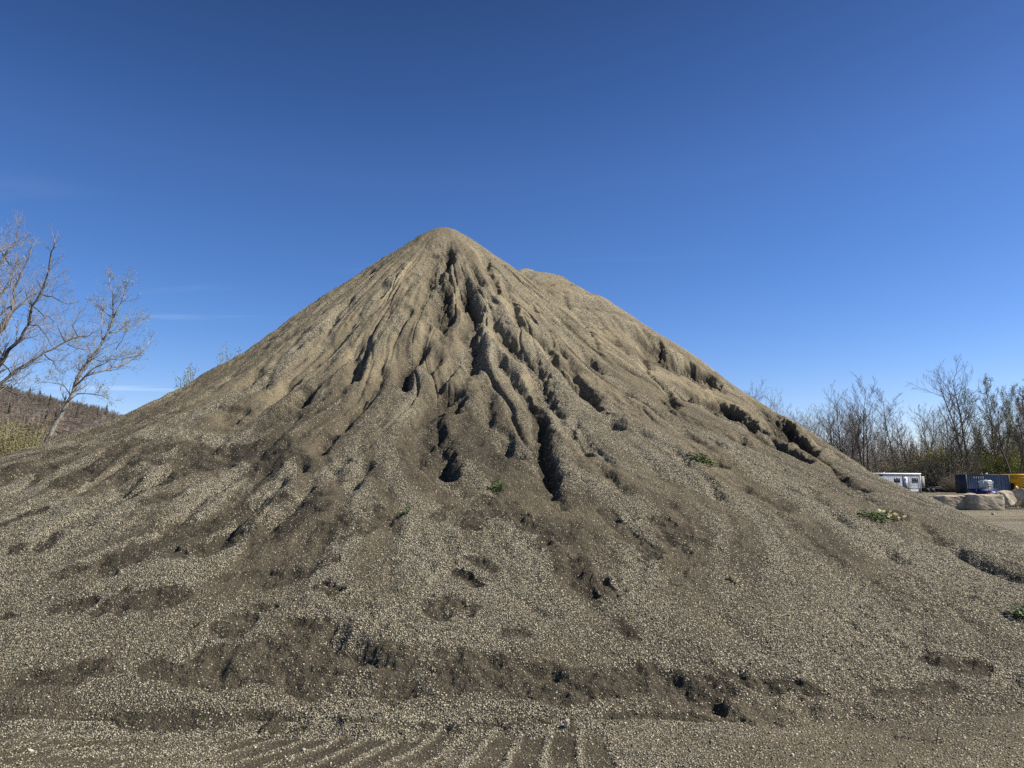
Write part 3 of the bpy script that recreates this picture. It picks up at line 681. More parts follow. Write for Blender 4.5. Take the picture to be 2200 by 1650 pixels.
for px, py, n, lb in ((1942, 1590, 7, 'bundle of dark twigs lying on the gravel at lower right'), (1998, 1598, 5, 'upright thin twig with fallen bits at lower right')):
    p, d = land(px, py); rg = random.Random(px); root = empty('twig_bundle', tuple(p)); hf = patch(p, .2)
    for i in range(n):
        a = rg.uniform(-.4, .4) + (0 if i % 2 else 3.1); L = rg.uniform(.03, .06); q = np.array([rg.uniform(-.06, .06), rg.uniform(-.03, .03), 0]); pts = [q, q + np.array([math.cos(a) * L * .5, math.sin(a) * L * .5, 0]), q + np.array([math.cos(a) * L, math.sin(a) * L, 0])]
        for m, v in enumerate(pts): v[2] = hf(v[0], v[1]) + (.004, .010, .006 + .03 * rg.random())[m]
        MB().tube(pts, [.003, .0026, .0015], 4).build('twig', M_TWIG, root)
    if px == 1998: MB().tube([(.04, 0, -.01), (.05, 0, .05), (.065, -.01, .12)], [.003, .003, .0015], 4).build('twig', M_TWIG, root)
    tag(root, lb, 'twigs')
p, d = land(418, 1351); bl = MB()
for k in range(3):
    a = k * 2.1 + .4; bl.add([(0, 0, .0), (math.cos(a) * .02 - .01, math.sin(a) * .012, .035), (math.cos(a) * .045, math.sin(a) * .03, .05), (math.cos(a) * .02 + .012, math.sin(a) * .012, .02)], [(0, 1, 2, 3)])
o = bl.build('dead_leaf', simple_mat('brown_leaf', (.10, .065, .02), .7, .3, 30)); o.location = p; tag(o, 'curled brown leaf on the pale gravel above the dark scarp', 'leaf')
# ------------------------------------------------------------------ site office
def trailer():
    Yd = 109.0; x1 = gx(1977, Yd); root = empty('site_office', (x1, Yd, 0), R(22))
    tag(root, 'pale grey site office cabin with two windows and a door behind the pile', 'cabin')
    MW = simple_mat('white_siding', (.46, .475, .50), .55, .24, 1.3, .35, stretch=(2, 1, .25)); MT = simple_mat('white_trim', (.78, .78, .76), .5, .08, 3)  # siding colour mottled strongly to suggest branch shadows on the wall
    MD = simple_mat('dark_frame', (.05, .055, .06), .5, .2, 4); MG = simple_mat('cabin_glass', (.035, .04, .05), .08, .3, 1.5, .6); MS = simple_mat('skirting_sheet', (.55, .57, .60), .6, .2, 2, stretch=(6, 1, .3))
    L, Dp_ = 12.2, 3.4
    w = MB(); n = 61; pts = []
    for i in range(n):                                             # ribbed siding
        x = -L + L * i / (n - 1); o = -.018 if i % 2 else 0.0
        pts += [(x - .05 if i else x, o), (x + .05 if i < n - 1 else x, o)]
    vs = []; 
    for x, y in pts: vs += [(x, y, .62), (x, y, 2.66)]
    w.add(vs, [(2 * i, 2 * i + 2, 2 * i + 3, 2 * i + 1) for i in range(len(pts) - 1)])
    w.box(-L, 0, .02, Dp_, .60, 2.66); w.build('wall', MW, root)
    MB().box(-L - .12, .12, -.14, Dp_ + .12, 2.68, 2.86).build('roof', MT, root)
    MB().box(-L, 0, .05, Dp_, .05, .58).build('skirting', MS, root)
    MB().box(-.03, .06, -.06, .10, .0, 2.66).build('corner_post', MT, root)
    MB().box(-8.2, -7.5, -.045, -.02, 2.42, 2.62).build('vent', MD, root)
    for a, b in ((1901, 1917), (1953.5, 1970)):
        xa, xb = gx(a, Yd) - x1, gx(b, Yd) - x1; fr = MB()
        za, zb = 1.48, 2.14; fr.box(xa, xb, -.06, -.02, za, za + .05).box(xa, xb, -.06, -.02, zb - .05, zb).box(xa, xa + .05, -.06, -.02, za + .05, zb - .05).box(xb - .05, xb, -.06, -.02, za + .05, zb - .05)
        xm = (xa + xb) / 2; fr.box(xm - .025, xm + .025, -.06, -.02, za + .05, zb - .05)
        wi = fr.build('window', MD, root); MB().box(xa + .05, xm - .025, -.04, -.03, za + .05, zb - .05).box(xm + .025, xb - .05, -.045, -.035, za + .05, zb - .05).build('pane', MG, wi)
    xa, xb = gx(1927, Yd) - x1, gx(1940, Yd) - x1
    dr = MB().box(xa, xb, -.07, -.02, .66, 2.36).build('door', MW, root)
    MB().box(xa - .05, xa, -.085, -.02, .62, 2.42).box(xb, xb + .05, -.085, -.02, .62, 2.42).box(xa, xb, -.085, -.02, 2.37, 2.42).build('frame', MD, dr)
    xc = xa + (xb - xa) * .38; MB().box(xc - .13, xc + .13, -.085, -.072, 1.78, 2.12).build('pane', MG, dr); MB().box(xb - .16, xb - .08, -.12, -.072, 1.30, 1.36).build('handle', MD, dr)
    st = MB().box(xa - .3, xb + .6, -1.3, -.1, .50, .60)
    for k in range(3): st.box(xb + .6 + .28 * k, xb + .88 + .28 * k, -1.3, -.1, .36 - .16 * k, .42 - .16 * k)
    st.build('steps', MD, root)
    rl = MB()
    for x in (xa - .28, xb + .55): rl.box(x, x + .05, -1.3, -1.25, .0, 1.6)
    rl.box(xa - .28, xb + .6, -1.3, -1.25, 1.55, 1.6).box(xa - .28, xb + .6, -1.3, -1.25, 1.08, 1.12).build('railing', MD, root)
    MB().tube([(-6.05, 1, 2.86), (-6.05, 1, 3.02)], .09, 8).build('roof_vent', MT, root)
    p = MB().box(.0, .75, 0, .06, .85, 2.75).build('sheet_panel', simple_mat('grey_sheet', (.30, .29, .27), .8, .2, 3)); p.location = (gx(1976, 112.5), 112.5, -.3); tag(p, 'weathered grey panel standing behind the right corner of the cabin', 'panel')
trailer()
# ------------------------------------------------------------------ shipping container, bin, tote, sack, truck
def container():
    Yd = 101.0; x0 = gx(2075, Yd); root = empty('shipping_container', (x0, Yd, 0), 0); tag(root, 'dark blue corrugated shipping container beyond the boulders', 'shipping container')
    MC = simple_mat('dark_blue_steel', (.12, .15, .215), .5, .3, 1.2, .4, stretch=(3, 1, .5)); ME = simple_mat('dark_edge_steel', (.03, .035, .045), .6, .3, 2)
    L, H, Wd = 6.06, 2.59, 2.44; n = 18; per = (L - .3) / n; o = []
    for i in range(n):
        x = .15 + i * per; o += [(x, .0), (x + per * .24, .0), (x + per * .56, .13), (x + per * .80, .13)]
    o.append((L - .15, 0)); vs = []
    for x, y in o: vs += [(x, y, .16), (x, y, H - .12)]
    MB().add(vs, [(2 * i, 2 * i + 2, 2 * i + 3, 2 * i + 1) for i in range(len(o) - 1)]).box(.15, L - .15, .16, Wd, .15, H - .1).build('wall_panel', MC, root)
    MB().box(0, .15, -.03, Wd, 0, H).box(L - .15, L, -.03, Wd, 0, H).box(.15, L - .15, -.03, .08, H - .12, H).box(.15, L - .15, -.03, .08, 0, .16).box(.15, L - .15, .08, Wd, H - .099, H - .04).build('frame', ME, root)
    MLt = simple_mat('faded_white_paint', (.45, .47, .52), .7, .35, 6)
    for k in range(5):
        x = .15 + (3 + k) * per - .005; MB().box(x + .02, x + per * .27, -.012, -.004, 1.98, 2.32).build('faded_letter', MLt, root)
    MWh = simple_mat('white_plastic', (.72, .72, .68), .5, .1, 5)
    for px, s, lb in ((2111, .17, 'flattened white lump on the container roof'), (2121, .20, 'round white lump on the container roof, the brighter one')):
        b = blob('white_bundle', (s, s, s * (.9 if px > 2115 else .6)), px, MWh, sub=2, rough=.1); b.location = (gx(px, 101.6), 101.6, H - .04); tag(b, lb, 'bundle')
    Yb = 96.0; xa, xb = gx(2090, Yb), gx(2142, Yb); MBn = simple_mat('navy_bin', (.012, .02, .10), .55, .25, 2)
    r = empty('steel_bin', (xa, Yb, 0)); tag(r, 'low navy blue steel bin in front of the container', 'bin'); w = xb - xa
    MB().prism([(0.15, .02), (w - .15, .02), (w, .62), (0, .62)], 0, 1.4).build('body', MBn, r); MB().box(-.04, w + .04, -.05, 1.45, .625, .70).build('rim', MBn, r)
    for k in range(4): MB().box(.3 + k * (w - .7) / 3, .38 + k * (w - .7) / 3, -.03, .02, .10, .62).build('rib', MBn, r)
    xa, xb = gx(2113, Yb), gx(2134.5, Yb); w = xb - xa; t = empty('water_tote', (xa, Yb + .1, .70)); tag(t, 'translucent grey-white plastic tote with ribs standing on the navy bin', 'tank')
    MP = simple_mat('tote_plastic', (.50, .53, .50), .4, .15, 3); me_ = simple_mat('cage_steel', (.28, .29, .30), .45, .2, 5, metal=.4)
    b = MB().box(.04, w - .04, .04, 1.0, .06, 1.12).build('tank', MP, t, bevel=.14)
    MB().tube([(w / 2, .5, 1.10), (w / 2, .5, 1.20)], .11, 12).build('lid', MP, t)
    c = MB()
    for z in (.14, .38, .58, .78): c.box(0, w, -.01, .03, z, z + .05).box(0, w, 1.0, 1.04, z, z + .05)
    for x in (0, w / 2 - .02, w - .04):
        for y in (-.016, 1.014): c.box(x, x + .04, y, y + .035, .05, .95)
    for y in (.3, .7): c.box(.0, w, y, y + .03, .135, .145)
    c.build('cage', me_, t); MB().box(0, w, 0, 1.0, 0, .05).build('base', me_, t)
    Ys = 85.0; s = blob('white_sack', (.40, .35, .36), 44, simple_mat('sack_cloth', (.74, .72, .76), .8, .1, 4), rough=.5); s.location = (gx(2131, Ys), Ys, 0); s.scale = (1, 1, .85); tag(s, 'crumpled white sack lying in front of the navy bin', 'sack')
    s = blob('red_rag', (.34, .25, .13), 45, simple_mat('red_cloth', (.45, .10, .09), .85, .4, 5), rough=.6); s.location = (gx(2119, Ys), Ys - .3, .10); s.rotation_euler = (0, .2, .2); tag(s, 'red and pink rag heap left of the white sack', 'rag')
    s = blob('rubble_heap', (.75, .4, .16), 46, simple_mat('pink_rubble', (.34, .24, .20), .9, .3, 4), rough=.6); s.location = (gx(2122, Ys), Ys - .2, -.05); tag(s, 'low pinkish rubble under the red rag', 'rubble')
container()
def truck():
    Yd = 104.0; x0 = gx(2166, Yd); root = empty('dump_truck', (x0, Yd, 0)); tag(root, 'yellow dump truck cut by the right edge behind the tall boulder', 'truck')
    MY = simple_mat('yellow_paint', (.62, .33, .012), .45, .15, 1.5, .4); MK = simple_mat('black_rubber', (.018, .018, .018), .8, .3, 4); MDk = simple_mat('dark_chassis', (.03, .03, .03), .7, .3, 3); ML = simple_mat('black_lettering', (.02, .02, .02), .6, .1, 3)
    MB().prism([(.05, 2.25), (.0, 1.95), (.35, 1.75), (.85, 1.35), (1.25, .95), (1.5, .80), (5.2, .80), (5.8, 2.25)], 0, 2.6).build('bed', MY, root)
    MB().prism([(.35, 2.255), (.95, 2.70), (5.9, 2.72), (5.85, 2.255)], -.04, 2.64).build('rim', MY, root)
    MB().box(.02, 5.8, -.05, -.002, 2.20, 2.25).build('rail', MY, root)
    MB().box(.9, 8.6, .7, 1.9, .55, .79).build('chassis', MDk, root)
    for x in (1.1, 2.9, 7.6):
        for y0 in (.02, 1.95):
            wh = MB().cyl_y(x, .72, y0, y0 + .55, .72, 22).build('wheel', MK, root); MB().cyl_y(x, .72, y0 - .02, y0 + .57, .34, 16).build('rim', MY, wh)
    MB().prism([(6.1, .8), (8.9, .8), (8.9, 1.7), (7.7, 1.8), (7.5, 2.9), (6.2, 2.9)], .3, 2.3).build('cab', MY, root)
    MB().box(6.4, 7.3, .285, .299, 1.9, 2.7).build('window', simple_mat('truck_glass', (.03, .035, .04), .1, .2, 2, .6), root)
    MB().prism([(1.9, 1.52), (2.02, 1.52), (2.14, 1.24), (2.26, 1.52), (2.38, 1.52), (2.19, 1.10), (2.09, 1.10)], -.03, -.004).build('letter', ML, root)
    ri = [(2.68 + .22 * math.cos(a * .393), 1.31 + .21 * math.sin(a * .393)) for a in range(16)]; rj = [(2.68 + .12 * math.cos(a * .393), 1.31 + .11 * math.sin(a * .393)) for a in range(16)]; lo = MB()
    for a in range(16): b = (a + 1) % 16; lo.prism([ri[a], ri[b], rj[b], rj[a]], -.03, -.004)
    lo.build('letter', ML, root)
truck()
# flat trailer and soil heaps in front of the woods
Yd = 110.0; fx = gx(1984, Yd); r = empty('flatbed_trailer', (fx, Yd, 0)); tag(r, 'dark low flatbed trailer parked right of the cabin', 'trailer'); MDk2 = simple_mat('dark_trailer', (.025, .025, .026), .7, .3, 3)
MB().box(0, 2.6, 0, 1.8, .55, .68).build('deck', MDk2, r); MB().box(.9, 2.6, -.03, .02, .82, .86).box(.9, .95, -.03, .02, .69, .82).box(2.55, 2.6, -.03, .02, .69, .82).build('rail', simple_mat('dull_steel', (.30, .31, .31), .5, .2, 5), r)
for x in (.5, 1.25): MB().cyl_y(x, .34, -.12, .14, .34, 18).build('wheel', MDk2, r)
MB().tube([(2.6, .9, .6), (3.5, .9, .45)], .05, 6).build('drawbar', MDk2, r)
M_SOIL = simple_mat('brown_soil', (.105, .075, .05), .95, .35, 1.2, bump=.6); M_DSOIL = simple_mat('dark_soil', (.035, .028, .022), .95, .4, 1.5, bump=.6)
for px0, px1, pyt, Yd, mt, sd, lb in ((1976, 2048, 1028, 121, M_SOIL, 51, 'rounded brown soil heap between cabin and container'), (2022, 2078, 1026, 114, M_DSOIL, 52, 'dark heap of soil and brush left of the container')):
    x0, x1 = gx(px0, Yd), gx(px1, Yd); h = gzv(pyt, Yd); o = blob('soil_heap', ((x1 - x0) / 2, 3.2, h * .75), sd, mt, rough=.5); o.location = ((x0 + x1) / 2, Yd, -h * .45); tag(o, lb, 'soil heap')
# ------------------------------------------------------------------ trees
def bark(name, a, b):
    m, nt, bs = new_mat(name); g = NT(nt); tc = g.n('ShaderNodeTexCoord'); mp = g.n('ShaderNodeMapping'); mp.inputs['Scale'].default_value = (1, 1, .25); g.l(tc.outputs['Object'], mp.inputs[0])
    no = g.n('ShaderNodeTexNoise'); no.inputs['Scale'].default_value = 9; no.inputs['Detail'].default_value = 6; g.l(mp.outputs[0], no.inputs['Vector'])
    g.l(g.ramp(no.outputs[0], [(.35, a), (.68, b)]), bs.inputs['Base Color']); bs.inputs['Roughness'].default_value = .9
    bu = g.n('ShaderNodeBump'); bu.inputs['Strength'].default_value = .5; bu.inputs['Distance'].default_value = .03; g.l(no.outputs[0], bu.inputs['Height']); g.l(bu.outputs[0], bs.inputs['Normal'])
    return m
M_BARK_GREY = bark('grey_bark', (.15, .133, .11), (.42, .38, .32)); M_BARK_DARK = bark('dark_bark', (.065, .055, .045), (.18, .152, .122)); M_BARK_PALE = bark('pale_bark', (.13, .115, .095), (.28, .25, .20))
M_TWIG_GREY = simple_mat('grey_twig', (.27, .255, .24), .9, .3, 4); M_TWIG_DARK = simple_mat('dark_bare_twig', (.16, .132, .105), .9, .3, 4); M_TWIG_TAN = simple_mat('tan_twig', (.28, .235, .17), .9, .3, 4)
M_BUD = simple_mat('pale_green_bud', (.22, .26, .12), .6, .3, 6); M_OLIVE = simple_mat('olive_leaf', (.18, .162, .06), .7, .35, 5); M_GREEN = simple_mat('spring_green_leaf', (.33, .34, .10), .7, .35, 5); M_BROWNLEAF = simple_mat('brown_bud', (.22, .175, .105), .8, .3, 6)
def unit(v): return v / (np.linalg.norm(v) + 1e-9)
def grow(rg, p, d, L, r, lev, mx, out, tips, up=.25, wob=.22, kids=(5, 6, 5, 4), spread=.75, shrink=.52, rmin=.006):
    """one limb as a bent polyline, then its side branches"""
    n = 6 if lev < 2 else 4; P = [p]; D = [d]; st = L / n
    for i in range(n):
        d = unit(d + np.array([rg.gauss(0, wob), rg.gauss(0, wob), rg.gauss(0, wob * .7) + up * .35])); p = p + d * st; P.append(p); D.append(d)
    rad = [max(rmin, r * (1 - .80 * i / n)) for i in range(n + 1)]
    out.append((lev, P, rad))
    if lev >= mx: tips.append((P[-1], D[-1])); tips.append((P[-2], D[-2])); return
    k = kids[min(lev, len(kids) - 1)]; k = max(2, int(k * rg.uniform(.75, 1.3)))
    for j in range(k):
        t = (.34 if lev == 0 else .12) + (.66 if lev == 0 else .86) * (j + rg.random()) / k; f = min(t, .999) * n; i = int(f); q = P[i] + (P[i + 1] - P[i]) * (f - i)
        a = unit(np.cross(D[i], np.array([rg.gauss(0, 1), rg.gauss(0, 1), rg.gauss(0, 1)])))
        nd = unit(D[i] * (1 - .35 * spread) + a * spread * rg.uniform(.6, 1.15) + np.array([0, 0, up]))
        grow(rg, q, nd, L * shrink * rg.uniform(.65, 1.2) * (1.1 - .45 * t), max(rmin, rad[i] * .55), lev + 1, mx, out, tips, up, wob * 1.1, kids, spread, shrink, rmin)
def parts(out, tips, rg, trunk_mat, twig_mat, root, bud_mat=None, bud=.05, buds=1, split=1):
    tm = MB(); cm = MB()
    for lev, P, rad in out:
        if lev < split: tm.tube(P, rad, 8 if lev == 0 else 6)
        else: cm.tube(P, rad, 4 if lev < 2 else 3)
    tm.build('trunk', trunk_mat, root, smooth=True); c = cm.build('crown', twig_mat, root)
    if bud_mat:
        b = MB()
        for p, d in tips:
            for _ in range(buds):
                q = p + np.array([rg.gauss(0, bud * 1.8) for _ in range(3)]); u = unit(np.array([rg.gauss(0, 1) for _ in range(3)])); v = unit(np.cross(u, np.array([rg.gauss(0, 1) for _ in range(3)])))
                s = bud * rg.uniform(.5, 1.3); b.add([q - u * s, q - v * s * .45, q + u * s, q + v * s * .45], [(0, 1, 2, 3)])
        b.build('buds', bud_mat, c)
def make_tree(name, seed, H, r, lean=(0, 0), stems=1, tm=M_BARK_DARK, wm=M_TWIG_DARK, bud_mat=None, bud=.09, buds=1, kids=(11, 7, 5, 4), up=.35, spread=.62, shrink=.42, mx=3, rmin=.012, wob=.10, fan=.18):
    rg = random.Random(seed); out = []; tips = []; root = empty(name, (0, 0, 0))
    for s in range(stems):
        a = 6.28 * s / stems + rg.random(); f = fan if stems > 1 else 0
        d = unit(np.array([lean[0] + math.cos(a) * f, lean[1] + math.sin(a) * f, 1.0]))
        grow(rg, np.array([math.cos(a) * .35 * (stems > 1), math.sin(a) * .35 * (stems > 1), -.2]), d, H * (1 if s == 0 else rg.uniform(.75, .97)), r, 0, mx, out, tips, up, wob, kids, spread, shrink, rmin)
    parts(out, tips, rg, tm, wm, root, bud_mat, bud, buds)
    return root
# --- traced leaning cottonwood and its big neighbour at the left edge
def traced(name, dist_, limbs, label, trunk_mat, twig_mat, bud_mat, seed, fine, rmin=.007, bud=.03, buds=1, twl=1.0, gap=.26):
    rg = random.Random(seed); root = empty(name, (0, 0, 0)); out = []; tips = []
    base_pt = None
    for lev, pts, w0, w1, dd in limbs:
        n = len(pts); P = [at_dist(a, b, dist_ + dd[0] + (dd[1] - dd[0]) * i / (n - 1)) for i, (a, b) in enumerate(pts)]
        if base_pt is None: base_pt = P[0].copy()
        # resample with a little crookedness
        Q = [P[0]]
        for i in range(n - 1):
            m = max(2, int(np.linalg.norm(P[i + 1] - P[i]) / .35))
            for k in range(1, m + 1):
                q = P[i] + (P[i + 1] - P[i]) * k / m
                if not (i == n - 2 and k == m): q = q + np.array([rg.gauss(0, .018) for _ in range(3)])
                Q.append(q)
        sc_ = dist_ / F * .33; rad = [max(rmin, sc_ * (w0 + (w1 - w0) * (i / (len(Q) - 1)) ** .8)) for i in range(len(Q))]
        out.append((lev, Q, rad))
        # side shoots
        L = np.r_[0, np.cumsum([np.linalg.norm(Q[i + 1] - Q[i]) for i in range(len(Q) - 1)])]; s = .9 if lev == 0 else .2
        s = max(s, fine[0] * L[-1]) if lev == 0 else s
        while s < L[-1]:
            i = min(int(np.searchsorted(L, s)), len(Q) - 1); d = unit(Q[i] - Q[i - 1]); a = unit(np.cross(d, np.array([rg.gauss(0, 1), rg.gauss(0, 1), rg.gauss(0, 1)])))
            nd = unit(d * .65 + a * .75 + np.array([0, 0, .3])); t = s / L[-1]
            grow(rg, Q[i], nd, twl * rg.uniform(.35, 1.0) * (1.1 - .75 * t), max(rmin, rad[i] * .45), 2, 4, out, tips, .28, .24, (4, 4, 4, 3), .75, .55, rmin)
            s += gap * rg.uniform(.5, 1.5)
        grow(rg, Q[-1], unit(Q[-1] - Q[-2]), twl * .3, rad[-1], 2, 4, out, tips, .28, .22, (4, 4, 4, 3), .7, .55, rmin)
    base_pt[2] = 0; root.location = base_pt
    out = [(l, [p - base_pt for p in P], r_) for l, P, r_ in out]; tips = [(p - base_pt, d) for p, d in tips]
    parts(out, tips, rg, trunk_mat, twig_mat, root, bud_mat, bud, buds, split=2)
    return tag(root, label, 'tree')
def cA(*p): return [(a / 3.174, 480 + b / 3.174) for a, b in p]
lean_limbs = [
 (0, cA((175, 1800), (230, 1670), (300, 1525), (350, 1430), (420, 1300), (490, 1160), (540, 1030), (590, 950), (660, 870), (740, 745), (768, 640), (775, 560), (765, 470), (745, 370)), 16, 2.0, (0, 0)),
 (1, cA((500, 1115), (570, 1060), (640, 985), (720, 950)), 6, 2, (0, -1.2)), (1, cA((575, 1045), (700, 1000), (820, 970), (900, 925), (970, 880), (1020, 800)), 6, 1.6, (0, .8)),
 (1, cA((660, 935), (740, 930), (830, 930), (910, 905)), 3, 1.3, (0, -.6)), (1, cA((742, 748), (850, 712), (910, 700), (985, 660)), 4.5, 1.3, (0, .7)), (1, cA((772, 640), (830, 540), (850, 450), (868, 380)), 4.5, 1.4, (0, -.4)),
 (1, cA((760, 640), (690, 575), (640, 545)), 3, 1.2, (0, .8)), (1, cA((520, 1163), (640, 1165), (700, 1180), (740, 1205)), 3.5, 1.2, (0, -.8)), (1, cA((478, 1165), (440, 1110), (390, 1090), (290, 1085)), 3, 1.2, (0, .6)),
 (1, cA((545, 1010), (520, 960), (470, 1000)), 2, 1, (0, .3)), (1, cA((790, 860), (830, 790), (850, 740)), 2.4, 1.1, (.2, -.6)), (1, cA((700, 810), (690, 700), (700, 610)), 3, 1.2, (0, 1)), (1, cA((640, 890), (560, 860), (500, 830)), 2.4, 1, (0, -1)),
]
traced('leaning_tree', 29.0, lean_limbs, 'slender leaning cottonwood with pale buds at the left end of the pile', M_BARK_GREY, M_TWIG_GREY, M_BUD, 7, (.30,), bud=.022, twl=1.2, gap=.10, rmin=.0028)
big_limbs = [
 (0, [(-170, 1130), (-160, 1040), (-140, 960), (-110, 900)], 46, 30, (0, 0)),
 (1, [(-140, 960)] + cA((-240, 1200), (0, 970), (60, 865), (130, 790), (190, 690), (225, 570), (290, 450), (330, 330), (350, 200), (372, 130)), 15, 2.4, (0, -1.5)),
 (1, [(-125, 930)] + cA((-300, 1050), (-120, 860), (0, 725), (50, 640), (85, 560), (100, 460), (140, 340), (180, 270), (215, 170)), 17, 2.6, (0, 1.0)),
 (1, [(-140, 980)] + cA((-260, 1240), (-100, 1160), (0, 1090), (100, 1010), (200, 950), (300, 890), (440, 815), (540, 770), (610, 770), (655, 735)), 13, 2, (0, .6)),
 (1, cA((20, 720), (90, 590), (180, 510), (285, 455)), 9, 2.5, (.9, 2.0)), (1, cA((-130, 720), (0, 500), (60, 430), (100, 300)), 12, 2.5, (1.5, 2.5)), (1, cA((-60, 420), (20, 230), (100, 130), (130, 20)), 8, 2, (1.5, 2.0)), (1, cA((-110, 300), (0, 180), (60, 275), (95, 310)), 6, 2, (1, 1.4)),
 (1, cA((445, 812), (405, 730), (390, 685)), 4, 1.5, (.5, 1)), (1, cA((530, 775), (500, 700), (515, 660)), 3, 1.3, (.6, .2)), (1, cA((305, 895), (360, 940), (375, 970), (395, 1005)), 4, 1.6, (.5, -.2)), (1, cA((200, 690), (255, 690), (315, 760), (350, 835)), 4, 1.6, (-.9, -1.6)),
 (1, cA((232, 570), (300, 625), (350, 655)), 3.5, 1.4, (-1, -.3)), (1, cA((280, 480), (350, 500), (430, 540)), 4, 1.4, (-1.1, -1.8)), (1, cA((90, 560), (30, 600), (-40, 640)), 5, 2, (.8, 0)), (1, cA((460, 825), (560, 860), (600, 850)), 3, 1.2, (.5, 1.2)),
 (1, cA((0, 1105), (80, 1150), (180, 1190), (240, 1250)), 5, 1.5, (.5, -.6)), (1, cA((20, 960), (60, 1000), (110, 1080)), 4, 1.4, (-.4, .5)),
]
traced('bare_tree', 27.0, big_limbs, 'big bare tree reaching in from the left edge with dark spreading limbs', M_BARK_DARK, M_TWIG_GREY, M_BROWNLEAF, 9, (.95,), bud=.016, twl=1.5, gap=.11, rmin=.0028)
# --- willow bushes below them
def make_bush(name, seed, H, Wd, n, leaf_mat, leaf, nl, stem_mat):
    rg = random.Random(seed); root = empty(name, (0, 0, 0)); sm = MB(); lf = MB()
    for i in range(n):
        a = rg.uniform(0, 6.28); q = Wd * .5 * rg.random() ** .5; h = H * rg.uniform(.45, 1.05) * (1 - .35 * (2 * q / Wd) ** 2); x, y = math.cos(a) * q, math.sin(a) * q
        P = [np.array([x * .55, y * .55, -.05]), np.array([x * .85 + rg.gauss(0, .06), y * .85 + rg.gauss(0, .06), h * .5]), np.array([x * 1.15 + rg.gauss(0, .12), y * 1.15 + rg.gauss(0, .12), h])]
        sm.tube(P, [.02, .012, .005], 3)
        for j in range(3):
            t = rg.uniform(.3, .95); q0 = P[1] + (P[2] - P[1]) * t; e = q0 + np.array([rg.gauss(0, .25), rg.gauss(0, .25), rg.uniform(.1, .45)]) * H * .22; sm.tube([q0, e], [.007, .003], 3); P.append(e)
        for j in range(nl):
            k = rg.random(); b = P[1] + (P[2] - P[1]) * k if rg.random() < .5 else P[rg.randrange(3, 6)]; c = b + np.array([rg.gauss(0, .12 * H * .4) for _ in range(3)])
            u = unit(np.array([rg.gauss(0, 1) for _ in range(3)])); v = unit(np.cross(u, np.array([rg.gauss(0, 1) for _ in range(3)]))); s = leaf * rg.uniform(.6, 1.4); lf.add([c - u * s, c - v * s * .4, c + u * s, c + v * s * .4], [(0, 1, 2, 3)])
    sm.build('stems', stem_mat, root); lf.build('foliage', leaf_mat, root); return root
def place(o, px, Yd, sx=1, sz=1, rz=0, z=0):
    o.location = (gx(px, Yd), Yd, z); o.scale = (sx, sx, sz); o.rotation_euler = (0, 0, rz); return o
bL = [make_bush('willow_bush', 61, 5.6, 5.4, 260, M_OLIVE, .055, 95, M_TWIG_TAN), make_bush('willow_bush', 62, 5.2, 4.6, 230, M_OLIVE, .052, 90, M_TWIG_TAN)]
for i, (px, Yd, s, z, lb) in enumerate(((8, 44, 1.12, .92, 'tall olive-green willow bush at the far left edge'), (66, 47, 1.0, .74, 'olive willow bush left of the leaning trunk, the middle one'), (104, 49, .95, .92, 'yellow-green willow bush directly behind the leaning trunk'), (-60, 46, 1.2, .92, 'olive willow bush mostly cut by the left edge'), (38, 36, .62, .62, 'low brownish-green bush in front of the taller willows'))):
    o = bL[i % 2] if i < 2 else copy_tree(bL[i % 2]); place(o, px, Yd, s, s * z, i * 1.3); tag(o, lb, 'bush', 'willow bushes behind the left end of the pile')
bB = make_bush('brown_bush', 65, 3.0, 6.0, 200, M_BROWNLEAF, .05, 14, M_TWIG_GREY)
for i, (px, Yd, s, lb) in enumerate(((150, 52, 1.0, 'grey-brown leafless brush right of the leaning trunk'), (205, 58, 1.05, 'grey-brown leafless brush where the hill meets the pile'))):
    o = bB if i == 0 else copy_tree(bB); place(o, px, Yd, s, s, i * 2.2); tag(o, lb, 'bush', 'leafless brush behind the left slope')
# --- budding tree tops behind the left slope
t = make_tree('budding_tree', 71, 9.4, .07, stems=7, tm=M_BARK_GREY, wm=M_TWIG_GREY, bud_mat=M_BUD, bud=.06, buds=3, kids=(13, 7, 5), mx=2, up=.5, spread=.5, shrink=.28, rmin=.008, fan=.20)
hs_ = gzv(742, 48) / max(max(v.co.z for v in c.data.vertices) for c in t.children); place(t, 455, 48, 1.0, hs_, 0); tag(t, 'budding saplings showing their tops over the left slope, the wider clump', 'tree')
t3 = copy_tree(t); place(t3, 498, 50, .95, hs_ * 1.06, 2.4); tag(t3, 'budding saplings over the left slope between the wide clump and the narrow one', 'tree')
t2 = make_tree('budding_tree', 72, 9.4, .07, stems=3, tm=M_BARK_GREY, wm=M_TWIG_GREY, bud_mat=M_BUD, bud=.06, buds=3, kids=(13, 7, 5), mx=2, up=.5, spread=.5, shrink=.25, rmin=.008, fan=.05); hs_ = gzv(752, 49) / max(max(v.co.z for v in c.data.vertices) for c in t2.children); place(t2, 512, 49, 1, hs_, 2.0); tag(t2, 'narrow budding sapling top right at the left slope skyline', 'tree')
